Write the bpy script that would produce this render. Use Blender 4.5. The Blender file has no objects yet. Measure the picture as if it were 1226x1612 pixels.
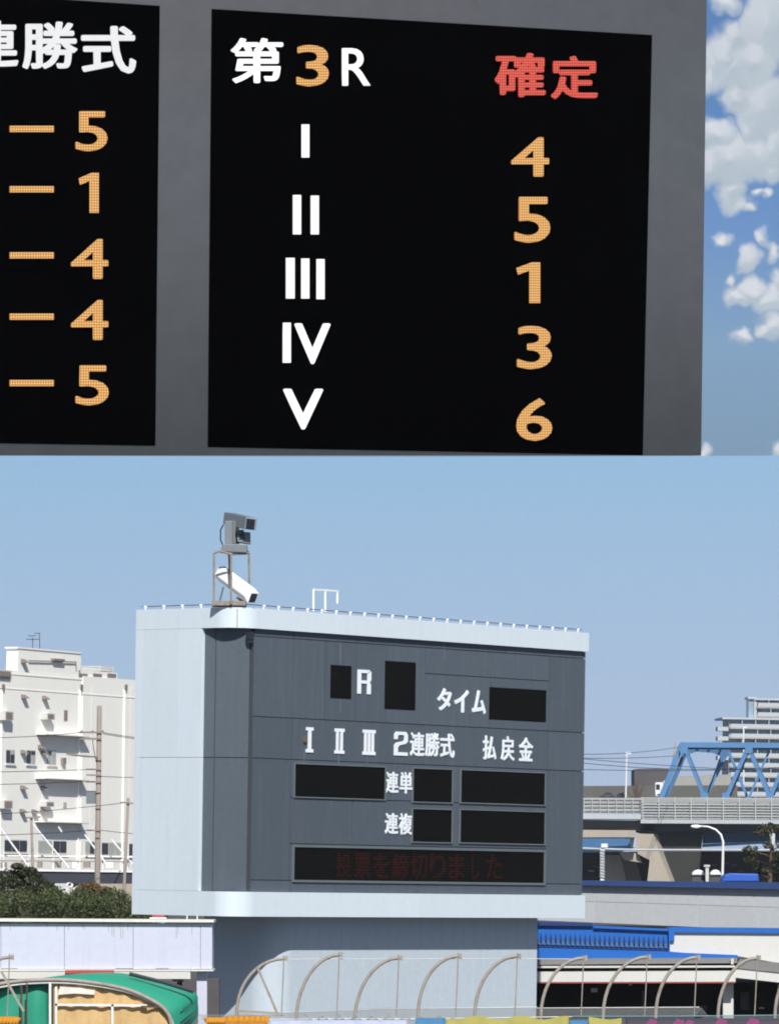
import bpy, math, random
from mathutils import Vector
random.seed(7)
sc = bpy.context.scene
C = sc.collection
R = math.radians
# ------------------------------------------------------------------ camera
F, PX0, PY0, ROLL = 8000.0, 613.0, 1376.0, 0.0148      # focal length in photo pixels, level line, roll
EYE = Vector((0, 0, 7.0))
cam = bpy.data.cameras.new('camera'); camo = bpy.data.objects.new('camera', cam); C.objects.link(camo)
camo.location = EYE; camo.rotation_mode = 'XYZ'
from mathutils import Matrix
RT = Vector((math.cos(ROLL), 0, math.sin(ROLL))); UP = Vector((-math.sin(ROLL), 0, math.cos(ROLL))); FW = Vector((0, 1, 0))
camo.rotation_euler = Matrix((RT, UP, -FW)).transposed().to_euler()
cam.sensor_fit = 'VERTICAL'; cam.sensor_height = 36; cam.lens = F/1612*36
cam.shift_y = (PY0-806)/1612; cam.clip_start = 1; cam.clip_end = 20000
sc.camera = camo
sc.cycles.filter_width = 1.9
sc.cycles.max_bounces = 5; sc.cycles.diffuse_bounces = 3; sc.cycles.glossy_bounces = 3
# ------------------------------------------------------------------ light
SUN_AZ, SUN_EL = R(7), R(41)                            # from behind the camera, a little to its right
sd = Vector((math.sin(SUN_AZ)*math.cos(SUN_EL), -math.cos(SUN_AZ)*math.cos(SUN_EL), math.sin(SUN_EL)))
sun = bpy.data.lights.new('sun', 'SUN'); sun.energy = 4.7; sun.angle = R(.5); sun.color = (1, .965, .91)
suno = bpy.data.objects.new('sun', sun); C.objects.link(suno); suno.location = (0, 0, 60)
suno.rotation_euler = sd.to_track_quat('Z', 'Y').to_euler()
sc.view_settings.view_transform = 'Standard'; sc.view_settings.look = 'None'
sc.view_settings.exposure = 0; sc.view_settings.gamma = 1; sc.view_settings.use_curve_mapping = False
# ------------------------------------------------------------------ node helper
class NT:
    def __init__(s, nt): s.nt = nt
    def node(s, t, **kw):
        n = s.nt.nodes.new(t)
        for k, v in kw.items(): setattr(n, k, v)
        return n
    def put(s, sock, v):
        if v is None: return
        if isinstance(v, bpy.types.NodeSocket): s.nt.links.new(v, sock)
        else: sock.default_value = v
    def m(s, op, a, b=None, c=None, clamp=False):
        n = s.node('ShaderNodeMath', operation=op, use_clamp=clamp)
        for i, v in enumerate((a, b, c)): s.put(n.inputs[i], v)
        return n.outputs[0]
    def vm(s, op, a, b=None, sc_=None):
        n = s.node('ShaderNodeVectorMath', operation=op)
        s.put(n.inputs[0], a); s.put(n.inputs[1], b)
        if sc_ is not None: s.put(n.inputs['Scale'], sc_)
        return n.outputs['Value'] if op in ('DOT_PRODUCT', 'LENGTH', 'DISTANCE') else n.outputs[0]
    def noise(s, v, scale, detail=3, rough=.5, col=False):
        n = s.node('ShaderNodeTexNoise'); s.put(n.inputs['Vector'], v)
        n.inputs['Scale'].default_value = scale; n.inputs['Detail'].default_value = detail; n.inputs['Roughness'].default_value = rough
        return n.outputs['Color' if col else 'Fac']
    def ramp(s, f, stops, interp='LINEAR'):
        n = s.node('ShaderNodeValToRGB'); n.color_ramp.interpolation = interp
        e = n.color_ramp.elements
        while len(e) < len(stops): e.new(.5)
        for i, (p, c) in enumerate(stops):
            e[i].position = p; e[i].color = c if len(c) == 4 else (*c, 1)
        s.put(n.inputs[0], f); return n.outputs[0]
    def mix(s, f, a, b, mode='MIX'):
        n = s.node('ShaderNodeMix', data_type='RGBA', blend_type=mode)
        s.put(n.inputs[0], f)
        for i, v in ((6, a), (7, b)):
            if isinstance(v, tuple) and len(v) == 3: v = (*v, 1)
            s.put(n.inputs[i], v)
        return n.outputs[2]
    def mr(s, v, a, b, c=0., d=1., smooth=False):
        n = s.node('ShaderNodeMapRange', interpolation_type='SMOOTHSTEP' if smooth else 'LINEAR')
        s.put(n.inputs[0], v)
        for i, x in enumerate((a, b, c, d)): n.inputs[i+1].default_value = x
        return n.outputs[0]
def srgb(r, g, b):
    f = lambda c: (c/255/12.92) if c/255 <= .04045 else ((c/255+.055)/1.055)**2.4
    return (f(r), f(g), f(b))
# ------------------------------------------------------------------ world: clear band low over the horizon, broken cloud above it
def dirof(px, py): return (FW + RT*((px-PX0)/F) + UP*((PY0-py)/F)).normalized()
W = bpy.data.worlds.new('World'); sc.world = W; W.use_nodes = True
n = NT(W.node_tree); bg = W.node_tree.nodes['Background']
geo = n.node('ShaderNodeTexCoord').outputs['Generated']
D = n.vm('NORMALIZE', geo)
sep = n.node('ShaderNodeSeparateXYZ'); n.put(sep.inputs[0], D)
hor = n.m('SQRT', n.m('ADD', n.m('MULTIPLY', sep.outputs[0], sep.outputs[0]), n.m('MULTIPLY', sep.outputs[1], sep.outputs[1])))
el = n.m('DIVIDE', n.vm('DOT_PRODUCT', D, tuple(UP)), n.m('MAXIMUM', hor, .001))     # tan of elevation
sky = n.node('ShaderNodeTexSky', sky_type='NISHITA'); sky.sun_disc = False
sky.sun_elevation = SUN_EL; sky.sun_rotation = R(180)-SUN_AZ; sky.air_density = 1; sky.dust_density = 1.2; sky.ozone_density = 2
nish = n.vm('SCALE', sky.outputs[0], None, .05)
lowband = n.ramp(n.m('MULTIPLY', el, 10.0), [(0, srgb(179, 193, 220)), (.2, srgb(175, 193, 221)), (.45, srgb(167, 192, 221)), (.83, srgb(152, 189, 222)), (1, srgb(149, 188, 223))])
nz = n.noise(D, 2600, 1, .5); lowband = n.mix(.03, lowband, n.ramp(nz, [(.3, (.1, .2, .3)), (.7, (1, 1, 1))]), 'OVERLAY')
WARP = n.vm('SCALE', n.vm('SUBTRACT', n.noise(D, 240, 2, .5, True), (.5, .5, .5)), None, .0046)
FIELD = n.m('SUBTRACT', n.noise(n.vm('MULTIPLY', D, (1, 1, 1.8)), 7, 5, .6), .60)
AWAY = n.vm('DISTANCE', D, tuple(dirof(1165, 350)))
def cloud_density(V):
    V2 = n.vm('ADD', V, WARP)
    blobs = [(1140,4,24,15),(1205,40,42,62),(1185,95,42,50),(1200,170,42,60),(1140,88,28,38),(1160,60,22,32),(1215,230,32,52),(1148,105,30,40),
      (1122,105,20,38),(1112,125,14,26),(1160,150,22,30),(1178,200,20,28),(1125,208,34,24),(1185,196,18,18),(1150,250,42,42),(1190,240,34,40),(1120,258,28,34),
      (1212,265,22,24),(1150,300,20,30),(1162,322,18,13),(1178,326,9,8),(1188,306,9,7),(1203,304,10,8),(1137,378,13,9),(1174,408,18,22),(1201,376,8,14),(1214,395,13,17),
      (1150,441,9,14),(1163,466,20,17),(1185,456,22,22),(1208,470,30,24),(1222,448,10,22),(1206,516,13,14),(1218,512,20,20),(1169,530,19,12),
      (1105,714,9,15),(1226,706,9,16)]
    dens = None
    for (x, y, a, b) in blobs:
        c = dirof(x, y)
        q = n.vm('MULTIPLY', n.vm('SUBTRACT', V2, tuple(c)), (F/a*.9, 0, F/b*.9))
        d = n.m('SUBTRACT', 1.0, n.vm('LENGTH', q))
        w = min(a, b)/F*1.0
        d = n.m('MULTIPLY', d, min(1.6, .45+.03*min(a, b)))
        dens = d if dens is None else n.m('MAXIMUM', dens, d)
    # only in front of the viewer; the rest of the sky carries scattered cloud of the same sort
    field = n.m('ADD', n.m('MULTIPLY', FIELD, 6), n.mr(AWAY, .05, .16, -3.0, 0.0))
    return n.m('MAXIMUM', dens, field)
d0 = cloud_density(D)
d1 = cloud_density(n.vm('ADD', D, (-.0004, 0, .0016)))
cov = n.mr(d0, -.22, .50, 0, 1, True)
lit = n.mr(n.m('SUBTRACT', d0, d1), -.25, .95, 0, 1, True)
edge = n.mr(d0, 0, .5, 1, 0, True)
lit = n.m('MAXIMUM', lit, n.m('MULTIPLY', edge, .25))
soft = n.noise(D, 190, 3, .5)
ccol = n.mix(lit, n.mix(soft, srgb(168, 184, 199), srgb(196, 206, 214)), srgb(224, 226, 233))
blue = n.ramp(n.m('MULTIPLY', el, 5.0), [(0, srgb(130, 158, 184)), (.41, srgb(128, 156, 182)), (.52, srgb(132, 164, 196)), (.63, srgb(112, 150, 200)), (.75, srgb(98, 138, 190)), (1, srgb(85, 125, 180))])
blue = n.mix(n.mr(el, .17, .30, 0, 1, True), blue, nish)
upper = n.mix(cov, blue, ccol)
seam = n.m('GREATER_THAN', el, (PY0-717.3)/F/1.0024)
col = n.mix(seam, lowband, upper)
n.put(bg.inputs[0], col); bg.inputs[1].default_value = 1.0
try: W.cycles.sampling_method = 'MANUAL'; W.cycles.sample_map_resolution = 512
except Exception: pass
# ------------------------------------------------------------------ materials
def mat(name, base, rough=.6, metal=0., var=.12, scale=1.5, dirt=0., dirt_col=(.05, .035, .02), streak=0., bump=0., emit=None, spec=.5, dots=None, lines=None, rnd=0.):
    m = bpy.data.materials.new(name); m.use_nodes = True
    n = NT(m.node_tree); p = m.node_tree.nodes['Principled BSDF']
    tc = n.node('ShaderNodeTexCoord').outputs['Object']
    base = tuple(base)
    c = n.mix(n.noise(tc, scale, 4, .6), tuple(x*(1-var) for x in base), tuple(min(1, x*(1+var)) for x in base))
    fine = n.noise(tc, scale*14, 3, .6)
    c = n.mix(.5*var+.05, c, n.ramp(fine, [(.3, (.15,)*3), (.7, (.9,)*3)]), 'OVERLAY')
    if rnd:
        r_ = n.mr(n.node('ShaderNodeObjectInfo').outputs['Random'], 0, 1, 1-rnd, 1+rnd); c = n.vm('SCALE', c, None, r_)
    if streak:
        v = n.vm('MULTIPLY', tc, (1, 1, .07))
        s = n.ramp(n.noise(v, 5, 4, .65), [(.5, (0, 0, 0)), (.78, (1, 1, 1))])
        c = n.mix(n.m('MULTIPLY', s, streak), c, tuple(dirt_col))
    if dirt:
        s = n.ramp(n.noise(tc, scale*.8, 5, .7), [(.5, (0, 0, 0)), (.7, (1, 1, 1))])
        c = n.mix(n.m('MULTIPLY', s, dirt), c, tuple(dirt_col))
    if lines:
        sp = n.node('ShaderNodeSeparateXYZ'); n.put(sp.inputs[0], tc)
        l = n.m('SINE', n.m('MULTIPLY', sp.outputs[2], 6.283/lines))
        c = n.mix(n.mr(l, -.2, .6), c, tuple(x*.35 for x in base))
    n.put(p.inputs['Base Color'], c)
    p.inputs['Roughness'].default_value = rough; p.inputs['Metallic'].default_value = metal
    p.inputs['Specular IOR Level'].default_value = spec
    if bump:
        b = n.node('ShaderNodeBump'); b.inputs['Strength'].default_value = bump; b.inputs['Distance'].default_value = .02
        n.put(b.inputs['Height'], fine); n.put(p.inputs['Normal'], b.outputs[0])
    if emit:
        ec, es = emit
        if dots:
            uv = n.node('ShaderNodeUVMap').outputs[0]
            sp = n.node('ShaderNodeSeparateXYZ'); n.put(sp.inputs[0], uv)
            k = 6.283/dots[0]
            a = n.m('MULTIPLY', n.m('SINE', n.m('MULTIPLY', n.m('ADD', sp.outputs[0], sp.outputs[1]), k*.7)), n.m('SINE', n.m('MULTIPLY', n.m('SUBTRACT', sp.outputs[0], sp.outputs[1]), k*.7)))
            ecol = n.mix(n.mr(a, -.3, .8, 0, 1), tuple(ec), tuple(dots[1]))
            n.put(p.inputs['Emission Color'], ecol)
        else: p.inputs['Emission Color'].default_value = (*ec, 1)
        p.inputs['Emission Strength'].default_value = es
    return m
M = {}
M['palepaint'] = mat('pale_blue_panel_paint', (.68, .77, .84), .45, rnd=.02, var=.02, scale=.4, streak=.10, dirt_col=(.35, .38, .38))
M['gapdark'] = mat('joint_shadow_gap', (.05, .06, .07), .8)
M['slate'] = mat('slate_panel_paint', (.083, .106, .134), .6, rnd=.07, var=.05, scale=.6, streak=.22, dirt_col=(.17, .19, .19))
M['slatelight'] = mat('grey_frame_paint', (.135, .16, .17), .6, var=.08)
M['louvre'] = mat('dark_louvred_lamp_panel', (.0065, .0065, .006), .8, var=.3, lines=.085, spec=.1)
M['sign'] = mat('white_sign_paint', (.88, .93, .98), .4, var=.02)
M['redlamp'] = mat('faint_red_lamps', (.036, .010, .008), .8, lines=.085, spec=.1)
M['pedestal'] = mat('pedestal_sheet_metal', (.53, .61, .68), .5, var=.03, scale=.5, streak=.10, dirt_col=(.3, .36, .36))
M['greydev'] = mat('grey_device_metal', (.19, .22, .24), .5, .2, var=.12, scale=4)
M['darkglass'] = mat('dark_glass', (.012, .012, .018), .12, spec=.6)
M['rust'] = mat('rusty_painted_pipe', (.30, .26, .22), .8, var=.25, scale=9, dirt=.8, dirt_col=(.16, .07, .03))
M['whitepaint'] = mat('white_painted_metal', (.80, .81, .82), .45, var=.04, dirt=.15, dirt_col=(.4, .33, .25))
M['cable'] = mat('black_cable', (.03, .03, .035), .7)
M['board'] = mat('grey_board_metal', (.37, .315, .27), .34, 1.0, var=.03, scale=.3, spec=.4)
M['led'] = mat('black_lamp_screen', (.0012, .0012, .0014), .9, spec=.0, var=.2, scale=3)
M['ledwhite'] = mat('white_lamps', (.2, .2, .2), .6, emit=((.93, .93, .93), 1.0))
M['ledamber'] = mat('amber_lamps', (.05, .03, .01), .6, emit=(srgb(192, 122, 46), 1.0), dots=(.044, srgb(248, 208, 140)))
M['ledred'] = mat('red_lamps', (.05, .01, .01), .6, emit=(srgb(186, 36, 42), 1.0), dots=(.044, srgb(238, 122, 88)))
M['ledgrey'] = mat('dimmer_white_lamps', (.2, .2, .2), .6, emit=((.63, .63, .65), 1.0))
M['cream'] = mat('cream_rendered_wall', (.92, .91, .86), .85, var=.04, scale=.15, streak=.12, dirt_col=(.42, .38, .33))
M['creamtrim'] = mat('cream_slab_edge', (.90, .88, .82), .8, var=.03)
M['vent'] = mat('brown_vent_metal', (.25, .205, .19), .6, var=.1)
M['winframe'] = mat('window_frame_metal', (.6, .6, .58), .5)
M['winglass'] = mat('window_glass', (.03, .035, .04), .15, var=.5, scale=.8, spec=.5)
M['curtain'] = mat('pale_window_blind', (.42, .44, .42), .8)
M['pole'] = mat('weathered_concrete_pole', (.30, .26, .23), .85, var=.15, scale=2, streak=.3, dirt_col=(.14, .09, .07))
M['timber'] = mat('dark_weathered_timber', (.10, .065, .05), .9, var=.25, scale=3)
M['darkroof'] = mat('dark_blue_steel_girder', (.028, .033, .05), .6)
M['leaf'] = mat('hedge_leaves', (.055, .072, .022), .6, var=.45, scale=1.2)
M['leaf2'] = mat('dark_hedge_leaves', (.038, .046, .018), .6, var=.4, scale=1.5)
M['leafred'] = mat('brown_red_shrub_leaves', (.13, .08, .035), .6, var=.4, scale=2)
M['bark'] = mat('tree_bark', (.12, .085, .06), .9)
M['beam'] = mat('white_box_girder_paint', (.57, .59, .72), .5, var=.02, scale=.4, streak=.10, dirt_col=(.32, .22, .18))
M['beamtrim'] = mat('cream_flange', (.76, .74, .68), .6, var=.05, streak=.15, dirt_col=(.3, .15, .08))
M['redtarp'] = mat('red_strip', (.45, .07, .06), .7)
M['green'] = mat('green_canopy_sheet', (.02, .30, .19), .6, var=.08, scale=1.5)
M['tan'] = mat('tan_tarpaulin', (.62, .42, .19), .75, var=.18, scale=1.6, bump=.6)
M['orange'] = mat('orange_net_roll', (.75, .32, .02), .7, var=.2, scale=12, bump=1)
M['yellow'] = mat('yellow_banner_cloth', (.34, .31, .075), .7, var=.12, scale=3, bump=.5)
M['bluecloth'] = mat('blue_banner_cloth', (.04, .17, .34), .7, var=.1, scale=3)
M['lavender'] = mat('pale_lavender_banner_cloth', (.40, .44, .60), .7, var=.1)
M['darkcloth'] = mat('dark_banner_cloth', (.035, .03, .05), .7, var=.2, scale=3)
M['magenta'] = mat('magenta_print', (.24, .05, .15), .7, var=.1)
M['pipe'] = mat('weathered_grey_pipe', (.35, .32, .28), .65, .1, var=.2, scale=5, dirt=.5, dirt_col=(.22, .13, .10))
M['wire'] = mat('galvanised_wire', (.30, .31, .31), .5, .3)
M['teal'] = mat('teal_cord', (.12, .30, .36), .7)
M['greywall'] = mat('grey_cladding_panel', (.375, .40, .425), .6, rnd=.03, var=.03, scale=.3)
M['joint'] = mat('pale_joint_strip', (.52, .54, .56), .6)
M['blue'] = mat('bright_blue_paint', (.012, .13, .50), .4, var=.08, scale=1.5)
M['navy'] = mat('dark_blue_paint', (.010, .04, .15), .45, var=.08)
M['white'] = mat('white_fascia_paint', (.64, .64, .62), .5, var=.03, scale=1, streak=.06, dirt_col=(.45, .4, .33))
M['ribend'] = mat('grey_blue_rib_end', (.05, .13, .30), .6)
M['greyroof'] = mat('grey_roof_edge', (.20, .20, .20), .7)
M['interior'] = mat('dark_interior', (.02, .016, .014), .9, var=.5, scale=1.0)  # near black: stands in for shade indoors and under the bridge
M['truss'] = mat('truss_blue_paint', (.08, .22, .44), .5, var=.06, scale=.5, dirt=.2, dirt_col=(.08, .13, .25))
M['girder'] = mat('pale_blue_girder_paint', (.10, .36, .62), .5, var=.06, scale=.3)
M['girderdark'] = mat('blue_web_and_shade', (.05, .15, .32), .5, var=.06, scale=.3)  # darker blue for girder webs; also paints the truss members' shaded sides
M['concrete'] = mat('bridge_concrete', (.40, .36, .30), .9, var=.12, scale=.3, streak=.35, dirt_col=(.2, .17, .15))
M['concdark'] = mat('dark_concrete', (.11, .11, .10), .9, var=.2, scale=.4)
M['pierdark'] = mat('pier_shade_concrete', (.03, .03, .028), .9, var=.2, scale=.4)  # dark copy of the concrete, the pier's shade put into colour
M['deckwall'] = mat('deck_parapet_weathered', (.33, .33, .31), .8, var=.10, scale=.5, streak=.25, dirt_col=(.2, .18, .16))
M['fencebar'] = mat('galvanised_fence_bar', (.46, .50, .53), .5, .2)
M['apt'] = mat('pale_apartment_concrete', (.46, .52, .56), .8, var=.03)
M['aptpink'] = mat('pink_beige_slab', (.42, .35, .33), .8)
M['aptglass'] = mat('apartment_window_glass', (.30, .42, .50), .3, var=.5, scale=.3)
M['aptdark'] = mat('recessed_balcony_wall', (.34, .38, .45), .8, var=.3, scale=.3)
M['truckblue'] = mat('truck_dark_glass', (.03, .04, .06), .2)
M['ground'] = mat('dusty_asphalt_ground', (.085, .083, .078), .9, var=.2, scale=.05)
M['water'] = mat('harbour_water', (.03, .06, .07), .12, var=.2, scale=.02)
M['brown'] = mat('dark_brown_shed', (.085, .08, .085), .8, var=.2, scale=.3)
M['bluetarp'] = mat('royal_blue_tarpaulin', (.02, .10, .48), .55, var=.15, scale=2, bump=.4)
# ------------------------------------------------------------------ builders
def P(px, py, d): return EYE + (FW + RT*((px-PX0)/F) + UP*((PY0-py)/F))*d
class MB:
    def __init__(s): s.v = []; s.f = []; s.uv = {}
    def add(s, vs, fs):
        b = len(s.v); s.v += [Vector(v) for v in vs]; s.f += [tuple(b+i for i in f) for f in fs]
    def prism(s, pts, vec):
        vec = Vector(vec); pts = [Vector(p) for p in pts]; k = len(pts)
        s.add(pts+[p+vec for p in pts], [tuple(range(k)), tuple(range(2*k-1, k-1, -1))]+[(i, i+k, (i+1) % k+k, (i+1) % k) for i in range(k)])
        return s
    def tube(s, pts, r, sides=6, r2=None, cap=True):
        pts = [Vector(p) for p in pts]; k = len(pts); vs = []; prev = None
        for i, p in enumerate(pts):
            t = (pts[min(i+1, k-1)]-pts[max(i-1, 0)]).normalized()
            a = t.cross(Vector((0, 1, 0)) if abs(t.y) < .9 else Vector((1, 0, 0))).normalized() if prev is None else (prev-t*prev.dot(t)).normalized()
            prev = a; b = t.cross(a); rr = r if r2 is None else r+(r2-r)*i/(k-1)
            for j in range(sides):
                q = 6.28319*j/sides+.4; vs.append(p+(a*math.cos(q)+b*math.sin(q))*rr)
        fs = [(i*sides+j, i*sides+(j+1) % sides, (i+1)*sides+(j+1) % sides, (i+1)*sides+j) for i in range(k-1) for j in range(sides)]
        if cap: fs += [tuple(range(sides-1, -1, -1)), tuple((k-1)*sides+j for j in range(sides))]
        s.add(vs, fs); return s
    def bar(s, a, b, w, d=None):            # rectangular bar from a to b
        a, b = Vector(a), Vector(b); t = (b-a).normalized(); d = d or w
        x = t.cross(Vector((0, 1, 0)) if abs(t.y) < .9 else Vector((0, 0, 1))).normalized(); y = t.cross(x)
        q = [a+x*w/2*i+y*d/2*j for i, j in ((-1, -1), (1, -1), (1, 1), (-1, 1))]
        return s.prism(q, b-a)
    def box(s, lo, hi):
        (x0, y0, z0), (x1, y1, z1) = lo, hi
        return s.prism([(x0, y0, z0), (x1, y0, z0), (x1, y0, z1), (x0, y0, z1)], (0, y1-y0, 0))
    def build(s, name, m, parent=None, smooth=False, bevel=0, origin=None):
        if origin is None:
            if parent is not None: origin = world_of(parent)
            else:
                xs = [v.x for v in s.v]; ys = [v.y for v in s.v]; zs = [v.z for v in s.v]
                origin = Vector(((min(xs)+max(xs))/2, (min(ys)+max(ys))/2, min(zs)))
        me = bpy.data.meshes.new(name); me.from_pydata([tuple(v-origin) for v in s.v], [], s.f); me.validate()
        import bmesh
        bm = bmesh.new(); bm.from_mesh(me); bmesh.ops.recalc_face_normals(bm, faces=bm.faces); bm.to_mesh(me); bm.free()
        me.materials.append(m if not isinstance(m, str) else M[m])
        if smooth: me.shade_smooth() if hasattr(me, 'shade_smooth') else None
        o = bpy.data.objects.new(name, me); C.objects.link(o)
        if parent is not None: o.parent = parent; o.location = origin-world_of(parent)
        else: o.location = origin
        if bevel:
            b = o.modifiers.new('bevel', 'BEVEL'); b.width = bevel; b.segments = 2; b.limit_method = 'ANGLE'
        return o
def world_of(o):
    v = Vector((0, 0, 0))
    while o is not None: v = v+o.location; o = o.parent
    return v
def tag(o, label=None, cat=None, group=None, kind=None):
    if label: o['label'] = label
    if cat: o['category'] = cat
    if group: o['group'] = group
    if kind: o['kind'] = kind
    return o
def thing(name, label, cat, loc, group=None):
    o = bpy.data.objects.new(name, None); C.objects.link(o); o.location = loc; o.empty_display_size = .3
    return tag(o, label, cat, group)
def pxprism(pts, d, th, vec=None):          # face outline given where it is seen, at distance d, with true thickness th
    m = MB(); m.prism([P(x, y, d) for x, y in pts], vec or (0, th, 0)); return m
def pxbox(x0, y0, x1, y1, d, th): return pxprism([(x0, y0), (x1, y0), (x1, y1), (x0, y1)], d, th)
class Frame:                                 # plan frame: s along a face, t inwards, z up
    def __init__(s, o, ang): s.o = Vector((o[0], o[1], 0)); s.a = Vector((math.cos(ang), math.sin(ang), 0)); s.b = Vector((-math.sin(ang), math.cos(ang), 0))
    def w(s, u, t, z): return s.o+s.a*u+s.b*t+Vector((0, 0, z))
    def hit(s, px, py, t=0.):                # where the view line through a point meets the plane at depth t -> (u, z)
        d = P(px, py, 1)-EYE; q = ((s.o+s.b*t-EYE).dot(s.b))/d.dot(s.b); h = EYE+d*q
        return ((h-s.o).dot(s.a), h.z)
    def box(s, u0, u1, t0, t1, z0, z1):
        m = MB(); m.prism([s.w(u0, t0, z0), s.w(u1, t0, z0), s.w(u1, t0, z1), s.w(u0, t0, z1)], s.b*(t1-t0)); return m
    def pb(s, x0, y0, x1, y1, t0, t1):       # box whose front shows at these picture points
        ym, xm = (y0+y1)/2, (x0+x1)/2
        return s.box(s.hit(x0, ym, t0)[0], s.hit(x1, ym, t0)[0], t0, t1, s.hit(xm, y1, t0)[1], s.hit(xm, y0, t0)[1])
# GLYPH
_g = {}
def glyph(ch, bold):
    if (ch, bold) in _g: return _g[(ch, bold)]
    c = bpy.data.curves.new('glyph', 'FONT'); c.body = ch; c.extrude = .5; c.resolution_u = 4
    o = bpy.data.objects.new('glyph', c); C.objects.link(o)
    dg = bpy.context.evaluated_depsgraph_get(); me = bpy.data.meshes.new_from_object(o.evaluated_get(dg))
    vs = [v.co.copy() for v in me.vertices]; fs = [tuple(p.vertices) for p in me.polygons]
    bpy.data.objects.remove(o); bpy.data.curves.remove(c); bpy.data.meshes.remove(me)
    offs = [(0, 0)] if not bold else [(0, 0)]+[(bold*math.cos(k*.7854), bold*math.sin(k*.7854)) for k in range(8)]
    V = []; Fc = []
    for i, (dx, dy) in enumerate(offs):
        b = len(V); V += [(v.x+dx, v.y+dy, (v.z+.5)*(1-.02*i)) for v in vs]; Fc += [tuple(b+j for j in f) for f in fs]
    x0 = min(v[0] for v in V); x1 = max(v[0] for v in V); y0 = min(v[1] for v in V); y1 = max(v[1] for v in V)
    V = [((x-x0)/(x1-x0), (y-y0)/(y1-y0), z) for x, y, z in V]
    _g[(ch, bold)] = (V, Fc); return _g[(ch, bold)]
def put_glyph(ch, corner, ax, ay, an, m, parent, bold=.02, name='character'):
    """corner + ax*[0..1] + ay*[0..1], standing an proud of the face"""
    V, Fc = glyph(ch, bold)
    return put_mesh(V, Fc, corner, ax, ay, an, m, parent, name)
def put_mesh(V, Fc, corner, ax, ay, an, m, parent, name):
    org = world_of(parent)
    me = bpy.data.meshes.new(name); me.from_pydata([tuple(corner+ax*x+ay*y+an*z-org) for x, y, z in V], [], Fc)
    uv = me.uv_layers.new(name='UVMap'); lx, ly = ax.length, ay.length
    for l in me.loops: x, y, z = V[l.vertex_index]; uv.data[l.index].uv = (x*lx, y*ly)
    me.materials.append(M[m] if isinstance(m, str) else m)
    o = bpy.data.objects.new(name, me); C.objects.link(o); o.parent = parent
    return o
BOXV = [(x, y, z) for z in (0, 1) for x, y in ((0, 0), (1, 0), (1, 1), (0, 1))]
BOXF = [(3, 2, 1, 0), (4, 5, 6, 7), (0, 1, 5, 4), (1, 2, 6, 5), (2, 3, 7, 6), (3, 0, 4, 7)]
def rects(rs):                               # several unit-space rectangles as one sign
    V = []; Fc = []
    for (x0, y0, x1, y1) in rs:
        b = len(V); V += [(x0+(x1-x0)*x, y0+(y1-y0)*y, z) for x, y, z in BOXV]; Fc += [tuple(b+i for i in f) for f in BOXF]
    return V, Fc
# ------------------------------------------------------------------ ground and water
g = MB(); g.prism([(-3000, 60, 0), (3000, 60, 0), (3000, 9000, 0), (-3000, 9000, 0)], (0, 0, -1)); tag(g.build('ground', 'ground'), kind='structure')
g = MB(); g.prism([(-3000, -300, -1.2), (3000, -300, -1.2), (3000, 59.9, -1.2), (-3000, 59.9, -1.2)], (0, 0, -1)); tag(g.build('water', 'water'), kind='structure')
# ------------------------------------------------------------------ race result scoreboard
TH = R(50); C0 = P(372, 1200, 150); SF = Frame((C0.x, C0.y), TH)
SB = Frame((C0.x, C0.y), TH+R(90))           # side face: u runs back along SF.b, inward is -SF.a
L, WD = 16.9, 4.09
sb = thing('scoreboard', 'large pale blue and slate scoreboard on a pedestal, two cameras on its roof corner', 'scoreboard', (C0.x, C0.y, 0))
zt = SF.hit(400, 957)[1]; zb = SF.hit(400, 1443)[1]
z_td = SF.hit(400, 989)[1]; z_bd = SF.hit(400, 1404)[1]      # lower edge of top band, upper edge of bottom band
L = SF.hit(924, 1200)[0]
def side_u(px, py, t=0.):                    # distance back along the side face
    d = P(px, py, 1)-EYE; nrm = -SF.a
    q = (SF.o+SF.a*t-EYE).dot(nrm)/d.dot(nrm); h = EYE+d*q
    return (h-SF.o).dot(SF.b)
WD = side_u(211, 1200)
RC = .85
def path(q, off=0.):                         # perimeter path: q>0 front, q<0 side, rounded corner between; off = inward
    if q >= RC: return SF.w(q, off, 0)
    if q <= -RC: return SF.w(off, -q, 0)
    a = (q+RC)/(2*RC)*math.pi/2; r = RC-off
    return SF.w(RC-r*math.cos(a), RC-r*math.sin(a), 0)
def strip(q0, q1, z0, z1, off, th):
    qs = [q0]+[q for q in [-RC+2*RC*k/14 for k in range(15)] if q0+1e-4 < q < q1-1e-4]+[q1]
    m = MB(); Z = Vector((0, 0, 1)); vs = []
    for q in qs:
        a, b = path(q, off), path(q, off+th); vs += [a+Z*z0, b+Z*z0, b+Z*z1, a+Z*z1]
    k = len(qs); fs = [(0, 1, 2, 3), tuple(4*(k-1)+j for j in (3, 2, 1, 0))]
    for i in range(k-1):
        for j in range(4): fs.append((4*i+j, 4*i+(j+1) % 4, 4*i+4+(j+1) % 4, 4*i+4+j))
    m.add(vs, fs); return m
REC, PT, G = .13, .05, .012
def Z(px, py, t=0.): return SF.hit(px, py, t)[1]
def U(px, t=REC): return SF.hit(px, 1200, t)[0]
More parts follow.
